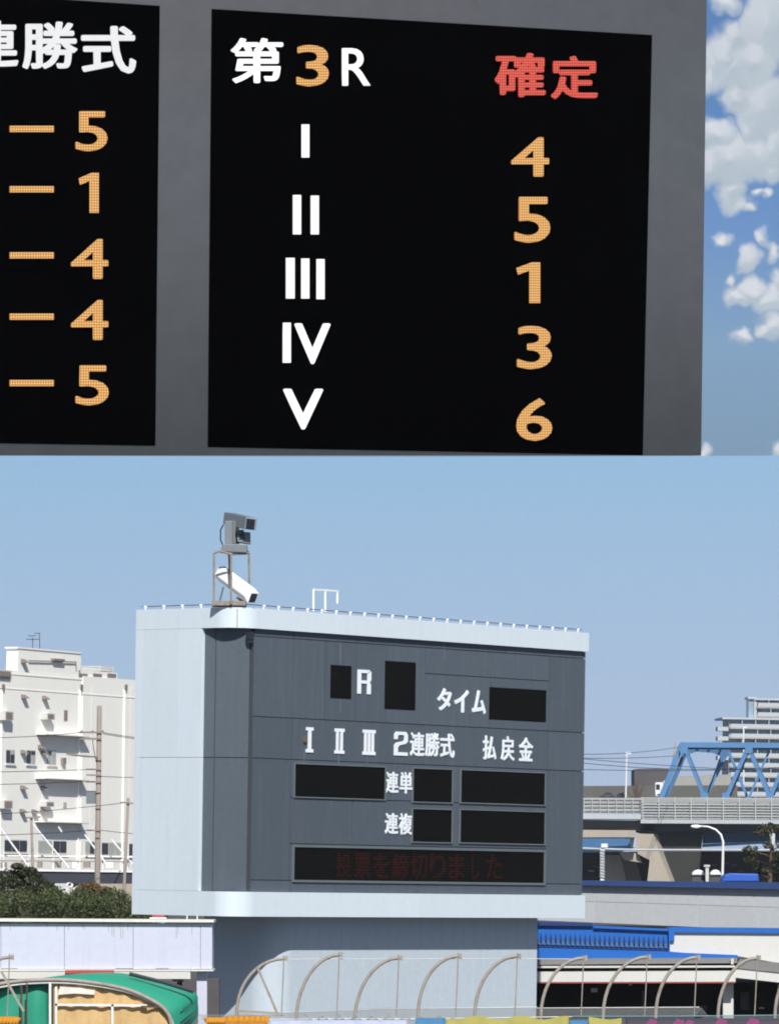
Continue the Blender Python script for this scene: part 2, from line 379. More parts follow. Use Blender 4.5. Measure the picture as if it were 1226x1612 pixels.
# body behind the cladding
q_in = -side_u(315, 1200); CA = SF.w(REC, -q_in, 0); CB = SF.w(U(391), REC, 0); ci = (SF.a+SF.b)*.7071
m = MB(); foot = [path(-WD+.05, REC+PT+.004), CA+ci*.06, CB+ci*.06, path(L-.06, REC+PT+.004), SF.w(L-.06, WD-.05, 0)]
m.prism([p+Vector((0, 0, zb+.03)) for p in foot], (0, 0, zt-zb-.1)); m.build('body', 'gapdark', sb)
rf = MB(); foot = [path(q, .04) for q in [-WD+.05]+[-RC+2*RC*k/10 for k in range(11)]+[L-.03]]+[SF.w(L-.03, WD-.05, 0)]
rf.prism([p+Vector((0, 0, zt-.05)) for p in foot], (0, 0, .03)); rf.build('roof', 'palepaint', sb)
q_in = -side_u(315, 1200)                    # where the slate recess starts on the side
qs277, qs224 = -side_u(278, 1200), -side_u(223.5, 1200)
z_row = SF.hit(400, 1193)[1]
# pale cladding: bands run round the corner, the side wall is plain
cut_t = [-WD, qs277+.0, U(533, 0), U(664, 0), U(790, 0), L]
for a, b in zip(cut_t[:-1], cut_t[1:]):
    strip(a+G/2, b-G/2, zb, z_bd, 0, REC+PT).build('band_panel', 'palepaint', sb)
for a, b in zip(cut_t[:-1], cut_t[1:]):
    strip(a+G/2, b-G/2, z_td, zt, 0, REC+PT).build('band_panel', 'palepaint', sb)
for a, b in ((-WD, qs224), (qs224, qs277), (qs277, q_in)):
    for z0, z1 in ((z_bd, z_row), (z_row, z_td)):
        strip(a+G/2, b-G/2, z0+G/2, z1-G/2, 0, REC+PT).build('side_panel', 'palepaint', sb)
# slate cladding
zA, zB_, zC, zD = Z(560, 1012, REC), Z(459, 1130.5, REC), Z(459, 1195.5, REC), Z(459, 1386, REC)
def slate(u0, u1, z0, z1): strip(u0+G, u1-G, z0+G, z1-G, REC, PT).build('panel', 'slate', sb)
q334 = -side_u(334.5, 1200)
for z0, z1 in ((z_bd, zC), (zC, z_td)):
    cc = CA+(CB-CA)*.25; cd = (CB-CA).normalized()*G
    for a, b in ((CA, cc), (cc, CB)):
        m = MB(); a2, b2 = a+cd+Vector((0, 0, z0+G)), b-cd+Vector((0, 0, z0+G)); m.prism([a2, b2, b2+ci*PT, a2+ci*PT], (0, 0, z1-z0-2*G)); m.build('panel', 'slate', sb)
uc = U(398)
def row(xs, z0, z1):
    us = [uc if x == 398 else (L if x == 928 else U(x)) for x in xs]
    for a, b in zip(us[:-1], us[1:]): slate(a, b, z0, z1)
row([398, 459, 559, 667, 793, 915, 928], zA, z_td)
row([398, 459, 509, 558.5, 606, 667], zB_, zA)
zAm = Z(667, 1060, REC)
row([667, 770, 862], zAm, zA) ; row([667, 770, 862], zB_, zAm); row([862, 915, 928], zB_, zA)
row([398, 459, 667, 862, 915, 928], zC, zB_)
row([398, 458], zD, zC); row([861, 915, 928], zD, zC)
zM = Z(550, 1258, REC); zN = Z(550, 1330, REC)
row([458, 861], zM, zC); row([458, 556, 861], zN, zM); row([458, 861], zD, zN)
row([398, 459, 530, 661, 787, 862, 928], z_bd, zD)
# the lamp screens set into the slate, each in a frame
def screen(x0, y0, x1, y1, fr=None, thick=.026):
    u0, z1 = SF.hit(x0, y0, REC)[0], SF.hit((x0+x1)/2, y0, REC)[1]; u1, z0 = SF.hit(x1, y1, REC)[0], SF.hit((x0+x1)/2, y1, REC)[1]
    s = SF.box(u0, u1, REC-.012, REC+.02, z0, z1).build('screen', 'louvre', sb)
    f = thick*1.4; fm = MB()
    for (a, b, c, d) in ((u0-f, u1+f, z0-f, z0), (u0-f, u1+f, z1, z1+f), (u0-f, u0, z0, z1), (u1, u1+f, z0, z1)):
        q = SF.box(a, b, REC-.05, REC+.01, c, d); fm.add(q.v, q.f)
    if fr: fm.build('screen_frame', fr, s)
    return s, (u0, u1, z0, z1)
screen(520.4, 1047.5, 552.3, 1099.5)
screen(606, 1041.5, 653, 1117)
screen(770, 1084, 858.5, 1134.5)
screen(463.5, 1205.5, 604.5, 1256, 'slatelight')
screen(649.5, 1211, 710, 1262.5, 'slatelight')
screen(724.6, 1215, 856, 1265, 'slatelight')
screen(648.5, 1274.5, 709.5, 1325.5, 'slatelight')
screen(723.5, 1277, 855.6, 1327.5, 'slatelight')
S6, b6 = screen(462, 1337.5, 854.6, 1387.5, 'slatelight', .05)
def face_text(ch, x0, y0, x1, y1, mt='sign', bold=.03, t=REC, par=sb, an=.03, mesh=None):
    ua, ub = SF.hit(x0, y0, t)[0], SF.hit(x1, y0, t)[0]; xm = (x0+x1)/2; za, zc = SF.hit(xm, y1, t)[1], SF.hit(xm, y0, t)[1]
    args = (SF.w(ua, t-.002, za), SF.a*(ub-ua), Vector((0, 0, zc-za)), -SF.b*an, mt, par)
    if mesh: return put_mesh(mesh[0], mesh[1], *args, 'character')
    return put_glyph(ch, *args, bold)
SQR = rects([(0, 0, .25, 1), (.25, .865, .9, 1), (.74, .56, 1, .94), (.25, .43, .92, .56), (.72, 0, .98, .43)])
def polyg(pts):
    k = len(pts); return [(x, y, z) for z in (0, 1) for x, y in pts], [tuple(range(k-1, -1, -1)), tuple(range(k, 2*k))]+[(i, (i+1) % k, (i+1) % k+k, i+k) for i in range(k)]
SQ2 = polyg([(0, 0), (1, 0), (1, .14), (.27, .14), (.27, .34), (.38, .43), (.86, .5), (1, .6), (1, .88), (.87, 1), (.13, 1), (0, .88), (0, .68), (.25, .68), (.25, .81), (.32, .865), (.68, .865), (.75, .81), (.75, .66), (.67, .61), (.16, .54), (0, .42)])
face_text('R', 562.5, 1054.5, 583.5, 1092.5, mesh=SQR)
for ch, x0, x1, y0, y1 in (('タ', 687.7, 710, 1083.5, 1119), ('イ', 714.5, 737, 1086, 1122), ('ム', 742.5, 764, 1086.5, 1124)): face_text(ch, x0, y0, x1, y1, bold=.03)
def serif(kk):
    r = [(0, 0, 1, .13), (0, .87, 1, 1)]; w = {1: .42, 2: .24, 3: .18}[kk]
    pos = {1: [.29], 2: [.16, .60], 3: [.12, .41, .70]}[kk]
    return rects(r+[(p, .13, p+w, .87) for p in pos])
face_text('', 481.5, 1145, 492.7, 1184.5, mesh=serif(1)); face_text('', 526.5, 1147, 541.5, 1186.5, mesh=serif(2)); face_text('', 570.6, 1149, 590.4, 1188.5, mesh=serif(3))
face_text('2', 620, 1152, 641, 1189.5, mesh=SQ2)
for ch, x0, x1, y0, y1 in (('連', 645, 667.5, 1153, 1190.5), ('勝', 669, 691, 1153.5, 1191), ('式', 692.5, 714.8, 1155, 1193), ('払', 759.5, 780.5, 1158, 1196), ('戻', 788, 809, 1159, 1197.5), ('金', 816, 838, 1161, 1198.5),
      ('連', 606.5, 626.5, 1215, 1248.5), ('単', 628.5, 648.5, 1215.5, 1249.5), ('連', 605.5, 626, 1280, 1313), ('複', 627.5, 647.8, 1280.5, 1314)): face_text(ch, x0, y0, x1, y1, bold=.02)
red = '投票を締切りました'
for i, ch in enumerate(red):
    x0 = 528+i*29.6+(7 if ch == 'し' else 0); face_text(ch, x0, 1342.5+i*.3, x0+(26 if ch != 'し' else 13), 1382+i*.35, 'redlamp', .02, REC-.0135, S6, .006)
# small dark speaker under the top band
sp = MB(); u = U(388, REC); q = SF.box(u-.10, u+.10, REC-.14, REC, Z(388, 1006), Z(388, 994)); sp.add(q.v, q.f); q = SF.box(u-.07, u+.07, REC-.12, REC, Z(388, 1012), Z(388, 1007)); sp.add(q.v, q.f); sp.build('dark_speaker', 'darkglass', sb)
# cleats and lightning cable along the roof edge
w = MB()
pts = [(path(q, .15)+Vector((0, 0, zt+.10))) for q in [-WD+.1+i*(L+WD-.3)/60 for i in range(61)]]
w.tube(pts, .012, 4).build('edge_cable', 'cable', sb)
cl = None; k = 0; q = -WD+.25
import bmesh
while q < L-.1:
    px_skip = -.9 < q < .9
    if not px_skip:
        c = path(q, .15)
        if cl is None:
            m = MB(); m.box((c.x-.02, c.y-.02, zt), (c.x+.02, c.y+.02, zt+.07)); m.box((c.x-.05, c.y-.04, zt+.07), (c.x+.05, c.y+.04, zt+.12)); cl = m.build('cable_clip', 'whitepaint', sb); c_first = c
        else:
            o = cl.copy(); C.objects.link(o); o.location = c-c_first
    q += .66 if q > 0 else .75
# streaks washed down the slate face
M['stain'] = mat('washed_down_grime', (.15, .165, .17), .8, var=.2, scale=5); M['nest'] = mat('dried_mud_nest', (.16, .12, .08), .9)
for x, y0, y1, w_ in ((536, 1012, 1046, .05), (536, 1100, 1122, .03), (479, 1184, 1203, .04), (533, 1187, 1203, .05), (578, 1190, 1204, .03), (840, 1050, 1068, .02), (700, 1015, 1040, .02)):
    u = SF.hit(x, y0, REC)[0]; SF.box(u-w_/2, u+w_/2, REC-.003, REC-.0005, Z(x, y1, REC), Z(x, y0, REC)).build('grime_streak', 'stain', sb)
u = SF.hit(478.5, 1165, REC)[0]; SF.box(u-.05, u+.05, REC-.08, REC-.001, Z(478, 1168, REC), Z(478, 1160, REC)).build('bird_nest', 'nest', sb)
# roof handrail
h = MB(); tt = .6
def RP(px, py, t=.6): u_, z_ = SF.hit(px, py, t); return SF.w(u_, t, z_)
for a, b in (((493.5, 962), (493.5, 928)), ((493.5, 928), (532, 930.5)), ((512, 963), (512, 929)), ((531, 950), (531, 930.5))): h.bar(RP(*a), RP(*b), .055)
h.build('roof_handrail', 'whitepaint', sb)
q = -.02; strip(q-.012, q+.02, zt-.62, zt-.05, -.004, .003).build('rust_streak', 'rust', sb)
# pedestal
pa, pbb = .86, 2.7
PF = Frame(SF.w(pbb, pa, 0)[:2], TH); lp = PF.hit(844.5, 1530)[0]; PR = .9; PW = 2.75
def ppath(q):
    if q >= PR: return PF.w(q, 0, 0)
    if q <= -PR: return PF.w(0, -q, 0)
    a = (q+PR)/(2*PR)*math.pi/2; return PF.w(PR-PR*math.cos(a), PR-PR*math.sin(a), 0)
m = MB(); ft = [ppath(q) for q in [-PW]+[-PR+2*PR*k/14 for k in range(15)]+[lp]]+[PF.w(lp, PW, 0)]
m.prism(ft, (0, 0, zb)); ped = m.build('pedestal', 'pedestal', sb)
for i in range(1, 24):
    u = lp*i/24
    if u > PR: PF.box(u-.006, u+.006, -.004, -.001, .05, zb-.1).build('seam_strip', 'pedestal', ped)
# roof corner: frame with two cameras
fr = thing('camera_stand', 'rusty pipe frame on the scoreboard roof corner below the grey camera', 'stand', P(364, 950, 150.8))
D1 = 150.6
m = MB()
for a, b, d in (((337, 950), (337, 871), D1), ((364, 951), (364, 872), D1-.35), ((392.5, 920), (392, 871), D1+.3), ((344, 868), (366, 872.5), D1-.3), ((337, 871), (344, 868), D1), ((366, 872.5), (393, 871), D1), ((344, 868), (392, 869), D1+.4)):
    m.tube([P(*a, d), P(*b, d)], .035, 6)
m.build('pipe_frame', 'rust', fr)
pxbox(333, 946, 387, 953, D1-.3, 1.0).build('base_plate', 'rust', fr)
MB().tube([P(362, 905, D1), P(361, 880, D1), P(360, 866, D1)], .03, 5).build('cable', 'cable', fr)
uc_ = thing('surveillance_camera', 'grey boxy camera housing with a dark window on top of the pipe frame', 'camera', P(372, 868, 150.8))
dv = Vector((-.25, .9, -.02))                # housing points towards the viewer and to the right
def hbox(pts, d, back, name, mt, par): m = MB(); m.prism([P(x, y, d) for x, y in pts], back); return m.build(name, mt, par, bevel=.015)
bv = P(352, 806, 151.3)-P(386, 814, 150.3)
h1 = hbox([(387, 814), (405.5, 816), (403, 835), (385, 833)], 150.3, bv, 'housing', 'greydev', uc_)
hbox([(388.5, 816), (402, 818), (400, 834), (387, 832)], 150.285, Vector((0, .012, 0)), 'window', 'darkglass', h1)
hbox([(354, 820), (371, 820), (371, 857), (354, 856)], 150.75, Vector((.1, .5, 0)), 'bracket', 'greydev', uc_)
hbox([(372, 836), (394, 838), (394, 856), (374, 853)], 150.7, Vector((0, .45, 0)), 'motor_box', 'greydev', uc_)
hbox([(371, 834), (384, 834), (384, 841), (371, 841)], 150.6, Vector((0, .3, 0)), 'tilt_joint', 'darkglass', uc_)
hbox([(377, 842), (386, 842), (386, 849), (377, 849)], 150.68, Vector((0, .02, 0)), 'lens', 'darkglass', uc_)
hbox([(351, 856), (389, 857), (389, 870), (347, 868)], 150.5, Vector((0, .7, 0)), 'base', 'greydev', uc_)
hbox([(366, 820), (371.5, 820), (371.5, 856), (366, 856)], 150.7, Vector((0, .05, 0)), 'bracket_flange', 'slatelight', uc_)
MB().tube([P(352, 826, 150.9), P(347.5, 834, 150.9), P(347.5, 850, 150.9), P(351, 858, 150.9)], .022, 5).build('cable', 'cable', uc_)
lc = thing('surveillance_camera', 'white tilted camera housing pointing down, under the pipe frame', 'camera', P(372, 950, 150.8))
bv = P(350, 902, 151.1)-P(397, 937, 150.35)
h2 = hbox([(385, 939), (391, 927), (401, 926), (408, 934), (402, 949), (390, 949)], 150.35, bv, 'housing', 'whitepaint', lc)
hbox([(396, 934), (406.5, 934.5), (401.5, 948), (391, 948)], 150.33, Vector((0, .015, 0)), 'lens_window', 'darkglass', h2)
MB().tube([P(352, 924, 150.9), P(348, 940, 150.9), P(346, 948, 150.9)], .03, 5).build('bracket', 'greydev', lc)
MB().tube([P(372, 940, 150.7), P(385, 948, 150.7)], .04, 5).build('bracket', 'rust', lc)
# ------------------------------------------------------------------ the big display board close by
U3 = Vector((16800, 8000, 600)).normalized(); V3 = Vector((0, -.075, 1)); V3 = (V3-U3*V3.dot(U3)).normalized(); N3 = V3.cross(U3).normalized()
if N3.y > 0: N3 = -N3                        # towards the viewer
B0 = P(613, 360, 60.0)
CR = 16.0                                    # belly of the cladding, shaped to fade the reflected light downwards
def onboard(px, py, off=0.):
    d = P(px, py, 1)-EYE; q = (B0+N3*off-EYE).dot(N3)/d.dot(N3); return EYE+d*q
def bulge(y): return -.125*((y-358)/358)**2       # belly added to cladding and screens to grade the board's brightness
bd = thing('display_board', 'huge dark grey lamp display board overhead, cloudy sky at its right edge', 'display board', (onboard(-700, 800).x, onboard(-700, 800).y, 0))
def bsheet(tl, tr, br, bl, off, th, rows=20):   # a slab that follows the belly of the board
    m = MB(); vs = []
    for i in range(rows+1):
        f = i/rows
        for (a, b) in ((tl, bl), (tr, br)):
            x, y = a[0]+(b[0]-a[0])*f, a[1]+(b[1]-a[1])*f; vs.append(onboard(x, y, bulge(y)+off))
    k = len(vs); e = 2*rows
    m.add(vs+[v-N3*th for v in vs], [(2*i, 2*i+1, 2*i+3, 2*i+2) for i in range(rows)]+[(k+2*i+2, k+2*i+3, k+2*i+1, k+2*i) for i in range(rows)]+[(2*i, 2*i+2, k+2*i+2, k+2*i) for i in range(rows)]+[(2*i+3, 2*i+1, k+2*i+1, k+2*i+3) for i in range(rows)]+[(0, k, k+1, 1), (e+1, k+e+1, k+e, e)])
    return m
bsheet((-760, -330), (1115.9, -330), (1103, 717.2), (-760, 717.2), -.006, 1.6).build('casing', 'board', bd)
fm = MB(); vs = []
for i in range(33):
    f = i/32
    for (a, b) in (((-760, -330), (-760, 717.2)), ((1115.9, -330), (1103, 717.2))):
        x, y = a[0]+(b[0]-a[0])*f, a[1]+(b[1]-a[1])*f; vs.append(onboard(x, y, bulge(y)))
fm.add(vs, [(2*i, 2*i+1, 2*i+3, 2*i+2) for i in range(32)])
fac = fm.build('facade', 'board', bd)
if fac.data.polygons[0].normal.dot(N3) < 0: fac.data.flip_normals()
fac.data.shade_smooth()
scr_r = bsheet((334, 14), (1026, 55), (1011.3, 716.9), (328, 704), .012, .05).build('screen', 'led', bd)
scr_l = bsheet((-500, -40), (252, 9), (245, 702), (-500, 690), .012, .05).build('screen', 'led', bd)
for x in (-690, -420):
    a = onboard(x, 700, -1.0); MB().bar((a.x, a.y+.3, 0), (a.x, a.y+.3, a.z+5), .5).build('support_column', 'board', bd)
bd_txt = (scr_r, scr_l)
def btext(ch, x0, y0, x1, y1, mt, par, bold=.03, mesh=None, th=.02):
    xm, ym = (x0+x1)/2, (y0+y1)/2
    o_ = bulge(ym)+.016; a, b = onboard(x0, ym, o_), onboard(x1, ym, o_); c, d = onboard(xm, y1, o_), onboard(xm, y0, o_); c2 = (a+b)/2
    ax = b-a; ay = d-c; corner = c-ax/2
    args = (corner, ax, ay, N3*th, mt, par)
    if mesh: return put_mesh(mesh[0], mesh[1], *args, 'character')
    return put_glyph(ch, *args, bold)
ONE = rects([(0, 0, 1, 1)])
def poly(pts):
    k = len(pts); return [(x, y, z) for z in (0, 1) for x, y in pts], [tuple(range(k-1, -1, -1)), tuple(range(k, 2*k))]+[(i, (i+1) % k, (i+1) % k+k, i+k) for i in range(k)]
FIG1 = poly([(.56, 0), (1, 0), (1, 1), (.66, 1), (0, .86), (.08, .70), (.56, .80)])
for ch, x0, y0, x1, y1 in (('連', -55, 32, 29, 106), ('勝', 35, 34, 122, 109), ('式', 128, 41, 214, 116)): btext(ch, x0, y0, x1, y1, 'ledgrey', scr_l, .022)
for ch, x0, x1, y0, y1, dy in (('5', 119, 169, 175, 238, 203), ('1', 124, 155, 272, 335, 298), ('4', 112, 170, 376, 439, 402), ('4', 112, 170, 472, 535, 498.5), ('5', 119, 171, 575, 638, 603)):
    btext(ch, x0, y0, x1, y1, 'ledamber', scr_l, .012, FIG1 if ch == '1' else None); btext('', 15.5, dy-4.8, 84.5, dy+4.8, 'ledamber', scr_l, mesh=ONE)
btext('第', 363, 60, 445, 131, 'ledwhite', scr_r, .02); btext('3', 466, 71, 517, 136, 'ledamber', scr_r, .012); btext('R', 538, 76, 582, 135, 'ledwhite', scr_r, .006)
for x0, x1, y0, y1 in ((474.5, 486, 196, 248), (461, 473, 307, 369), (489, 501, 308, 369), (450, 463, 406, 470), (474, 486, 407, 470), (498, 510, 408, 471), (445, 457, 508, 571)): btext('', x0, y0, x1, y1, 'ledwhite', scr_r, mesh=ONE)
btext('V', 463, 509, 519.5, 573, 'ledwhite', scr_r, .02); btext('V', 445, 612, 508, 676, 'ledwhite', scr_r, .02)
btext('確', 778, 83, 857.5, 153, 'ledred', scr_r, .025); btext('定', 866, 88, 940, 156, 'ledred', scr_r, .025)
for ch, x0, x1, y0, y1 in (('4', 804, 863, 216, 278), ('5', 809, 865, 310, 382), ('1', 812, 849, 413, 477), ('3', 813, 867, 513, 581), ('6', 812, 868, 627, 694)): btext(ch, x0, y0, x1, y1, 'ledamber', scr_r, .012, FIG1 if ch == '1' else None)
# ------------------------------------------------------------------ left: cream building behind the hedge
cb = P(180, 1400, 376); BF = Frame((cb.x, cb.y), R(62))
bld = thing('building', 'cream multi storey building with small hooded vents and canopies, left of the scoreboard', 'building', (cb.x, cb.y, 0))
u_l = BF.hit(-260, 1200)[0]; u_r = BF.hit(262, 1200)[0]
z_roof = BF.hit(200, 1069.5)[1]; z_par = BF.hit(20, 1058)[1]
m = BF.box(u_l, u_r, 0, 14, 0, z_roof); m.build('wall', 'cream', bld)
BT = -.07; u_s = BF.hit(128, 1200)[0]
BF.box(u_s, u_r, BT, -.003, 0, z_roof-.01).build('projecting_wall', 'cream', bld)
zz = BF.hit(0, 1083)[1]
BF.box(u_l, u_r, -.035, 0-.003, zz-.03, zz+.03).build('cornice_line', 'creamtrim', bld)
BF.pb(-200, 1047, 19, 1062, .0, 1.2).build('rooftop_block', 'cream', bld)
BF.pb(-200, 1049, 18, 1057, -.25, -.01).build('louvre_band', 'vent', bld)
BF.pb(29, 1024, 128, 1066, .02, 1.0).build('penthouse', 'cream', bld)
BF.pb(28.5, 1022.5, 128.5, 1025, -.05, 1.05).build('penthouse_coping', 'creamtrim', bld)
BF.pb(-120, 1058.5, 130, 1061, -.04, 1).build('parapet', 'creamtrim', bld)
BF.pb(124, 1057, 185, 1071, .02, 1.0).build('rooftop_block', 'cream', bld)
def bpart(name, x0, y0, x1, y1, t0, t1, mt, par=bld): return BF.pb(x0, y0, x1, y1, t0, t1).build(name, mt, par)
BF.box(u_s-.1, u_r, BT-.035, BT-.003, zz-.03, zz+.03).build('cornice_line', 'creamtrim', bld)
for x in (125, 147.5, 170): bpart('roof_opening', x, 1060.5, x+13.5, 1066.5, -.03, .0, 'vent')
bpart('roof_opening', 86, 1037, 103, 1040.5, -.3, .0, 'vent')
MB().tube([BF.w(*(lambda h: (h[0], -.1, h[1]))(BF.hit(x, y, -.1))) for x, y in ((46, 1040), (120, 1042), (121, 1053))], .05, 4).build('roof_pipe', 'pole', bld)
rl = MB()
for x0, y0, x1, y1 in ((126, 1050, 178, 1052), (126, 1054, 178, 1056), (130, 1050, 130, 1060), (143, 1050, 143, 1060), (156, 1050, 156, 1060), (178, 1050, 178, 1060)):
    a, b = BF.hit(x0, y0, .6), BF.hit(x1, y1, .6); rl.bar(BF.w(a[0], .6, a[1]), BF.w(b[0], .6, b[1]), .09)
rl.build('roof_railing', 'winframe', bld)
bpart('tank', 160, 1049, 177, 1057, .8, 2.5, 'winframe')
def hood(x0, y0, x1, y1, p=.45):
    u0, z1 = BF.hit(x0, y0); u1, z0 = BF.hit(x1, y1)
    m = MB(); q = [BF.w(u0, 0, z1), BF.w(u0, 0, z0), BF.w(u0, -p, z0), BF.w(u0, -p*.8, z1-.2)]; m.prism(q, BF.a*(u1-u0)); m.build('vent_hood', 'vent', bld)
for x, y in ((33.5, 1093), (66.5, 1095), (33.5, 1037), (32.5, 1180), (65, 1182), (60, 1172), (32, 1236), (64.5, 1237), (31, 1273), (50, 1274), (63.5, 1273)): hood(x, y, x+6, y+6.5)
for x0, y0, x1, y1 in ((9, 1120, 22, 1134), (75, 1123, 87, 1133), (7, 1260, 21, 1273), (73.5, 1262, 86, 1270)):
    a = bpart('air_conditioner', x0, y0, x1, y1, -.55, -.002, 'winframe'); bpart('grille', x0+1.5, y0+1.5, x1-1.5, y1-1.5, -.57, -.552, 'vent', a)
bpart('small_window', 102, 1118, 107, 1134, -.06, .0, 'vent')
bpart('small_window', 100.5, 1263, 105.5, 1271, -.06, .0, 'curtain'); bpart('small_window', 100.5, 1193, 105, 1203, -.25, .0, 'vent')
def window(x0, y0, x1, y1, nx=2, split=.35, gm='winglass', sill=True):
    T = BT if x1 > 140 else 0.; u0, z1 = BF.hit(x0, y0, T); u1, z0 = BF.hit(x1, y1, T); f = .05
    w_ = BF.box(u0, u1, T-.02, T, z0, z1).build('window', 'winframe', bld)
    zs = [z0+f, z1-(z1-z0)*split, z1-f] if split else [z0+f, z1-f]
    for i in range(nx):
        a, b = u0+f+(u1-u0-f)*i/nx, u0+(u1-u0-f)*(i+1)/nx
        for za, zb2 in zip(zs[:-1], zs[1:]):
            BF.box(a, b-.02, T-.045, T-.021, za, zb2-.03).build('pane', 'curtain' if random.random() < .15 else gm, w_)
    if sill: BF.box(u0-.08, u1+.08, T-.14, T-.046, z0-.12, z0-.02).build('sill', 'creamtrim', w_)
for x in (9.5, 42, 74.5): window(x, 1179+x*.025, x+14, 1202+x*.025)
for x0, x1, nx, y in ((-40, -6, 3, 1320), (7, 43, 3, 1321), (60, 82, 1, 1322.5), (84, 105, 2, 1322.5), (134, 149, 2, 1324), (160, 191, 3, 1325.5), (203, 230, 2, 1327)):
    window(x0, y, x1, y+21, nx, 0, 'curtain' if nx == 1 else 'winglass')
for x0, x1, y in ((72.5, 128, 1153), (71, 127, 1222.5), (70.5, 126, 1291)):
    u0, z1 = BF.hit(x0, y+2, -.8); u1 = u_s-.02
    c_ = BF.box(u0, u1, -.82, -.002, z1-.06, z1+.03).build('canopy', 'creamtrim', bld)
    BF.box(u0, u1, -.80, -.01, z1-.085, z1-.062).build('canopy_soffit', 'vent', c_)
for x in (3, 126, 196):                      # rainwater pipes and panel joints
    T = BT if x > 150 else 0.; u, z1 = BF.hit(x, 1085, T); BF.box(u-.05, u+.05, T-.12, T-.002, 4, z1).build('drainpipe', 'cream', bld)
    BF.box(u-.16, u+.16, T-.2, T-.13, z1, z1+.35).build('rain_hopper', 'vent', bld)
for x in (145, 206):
    u, z1 = BF.hit(x, 1080, BT); BF.box(u-.02, u+.02, BT-.012, BT-.002, 2, z1).build('wall_joint', 'creamtrim', bld)
# roof aerials
m = MB()
for a, b in (((52, 1024), (52, 1004)), ((42, 1006.5), (62, 1006.5)), ((45, 1001), (57, 1001)), ((63, 1024), (63, 996)), ((55, 997), (62, 997))):
    m.bar(P(*a, 372), P(*b, 372), .05)
tag(m.build('aerial', 'cable'), 'thin television aerial on the penthouse roof of the cream building', 'aerial')
# raised walkway with braced white rail in front of the building
DW = 345
wk = thing('elevated_walkway', 'long low roof with white braced railings in front of the cream building, behind the hedge', 'walkway', (P(100, 1390, DW).x, DW, 0))
def pp(name, x0, y0, x1, y1, d, th, mt, par): return pxbox(x0, y0, x1, y1, d, th).build(name, mt, par)
pxprism([(-160, 1369), (240, 1374), (240, 1391.5), (-160, 1389)], DW, 3.2).build('girder', 'darkroof', wk)
pxprism([(-160, 1366), (240, 1370.5), (240, 1373.5), (-160, 1369)], DW-.15, 3.6).build('deck_edge', 'whitepaint', wk)
pxprism([(-160, 1344.5), (240, 1348), (240, 1350), (-160, 1346.5)], DW+2.2, .2).build('upper_rail', 'creamtrim', wk)
pxprism([(-160, 1352.5), (240, 1356), (240, 1358), (-160, 1354.5)], DW+.5, .1).build('middle_rail', 'pole', wk)
for i in range(10):
    x = -150+i*39; MB().tube([P(x, 1350, DW+.6), P(x, 1368, DW+.6)], .05, 5).build('rail_post', 'whitepaint', wk)
for x0, y0, x1, y1 in ((-62, 1312, -20, 1364), (0, 1302, 44, 1362), (52, 1297, 109, 1366), (93, 1302, 98, 1310), (134, 1314, 172, 1366), (176, 1322, 214, 1366)):
    MB().tube([P(x0, y0, DW+1), P(x1, y1, DW+.2)], .06, 5).build('brace', 'whitepaint', wk)
for i in range(9):
    x = -20+i*26+random.uniform(-6, 6); pp('equipment_box', x, 1356+random.uniform(-3, 3), x+random.uniform(5, 12), 1366, DW+1.2, .8, random.choice(['creamtrim', 'vent', 'winframe', 'pole']), wk)
for x in (-90, 115, 235): pp('pier', x, 1389, x+9, 1440, DW+1, 1, 'concrete', wk)
m = pxbox(110, 1391, 260, 1450, 352, 3); tag(m.build('low_wall', 'concrete'), 'tan wall under the walkway, between the shrubs and the scoreboard', 'wall')
wh = thing('storage_sacks', 'heap of pale sacks under the walkway seen between the shrubs', 'sacks', P(107, 1412, 300))
for i in range(9):
    x, y = 86+i*4.4+random.uniform(-2, 2), 1392+random.uniform(0, 11)
    m = MB(); r = 3.6; m.prism([P(x+r*math.cos(k*1.05)*1.2, y+r*math.sin(k*1.05)*random.uniform(.7, 1.1), 300) for k in range(6)], (0, .3, 0)); m.build('sack', 'whitepaint', wh)
# utility poles
def upole(px_top, py_top, px_bot, py_bot, d, r, label, extras):
    b = P(px_bot, py_bot, d); t = thing('utility_pole', label, 'utility pole', (b.x, b.y, 0))
    MB().tube([Vector((b.x, b.y, 0)), P(px_bot, py_bot, d), P(px_top, py_top, d)], r*1.08, 8, r*.8).build('shaft', 'pole', t, smooth=True)
    extras(t, d); return t
def ex1(t, d):
    for y in (1153, 1163): MB().bar(P(124, y, d-.2), P(160, y, d-.2), .12).build('crossarm', 'vent', t)
    for x in (129, 146, 162): pp('insulator', x-1.5, 1149.5, x+1.5, 1153, d-.25, .15, 'vent', t)
    MB().bar(P(105, 1187, d-.2), P(154, 1192, d-.2), .10).build('crossarm', 'vent', t)
    for y in (1211, 1220, 1231, 1307): MB().bar(P(136, y, d-.2), P(160, y+.5, d-.2), .09).build('bracket', 'vent', t)
    pp('transformer', 136, 1245, 150, 1265, d-.35, .7, 'greydev', t); pp('transformer_lid', 135, 1243.5, 151, 1245, d-.4, .8, 'winframe', t)
    for y in (1196, 1247, 1272, 1318): pp('pole_band', 152-(y-1150)*.02, y, 160.5-(y-1150)*.02, y+1.2, d-.26, .5, 'vent', t)
    MB().tube([P(146, 1163, d-.2), P(148, 1180, d-.2), P(152, 1200, d-.2)], .025, 4).build('cable', 'cable', t)
    pp('step_box', 145, 1299, 150, 1305, d-.3, .3, 'winframe', t)
upole(157, 1111, 153.5, 1412, 330, .21, 'tall brown utility pole with crossarms and a transformer, in front of the cream building', ex1)
def ex2(t, d):
    MB().bar(P(190, 1263, d-.15), P(211, 1265, d-.15), .1).build('crossarm', 'vent', t)
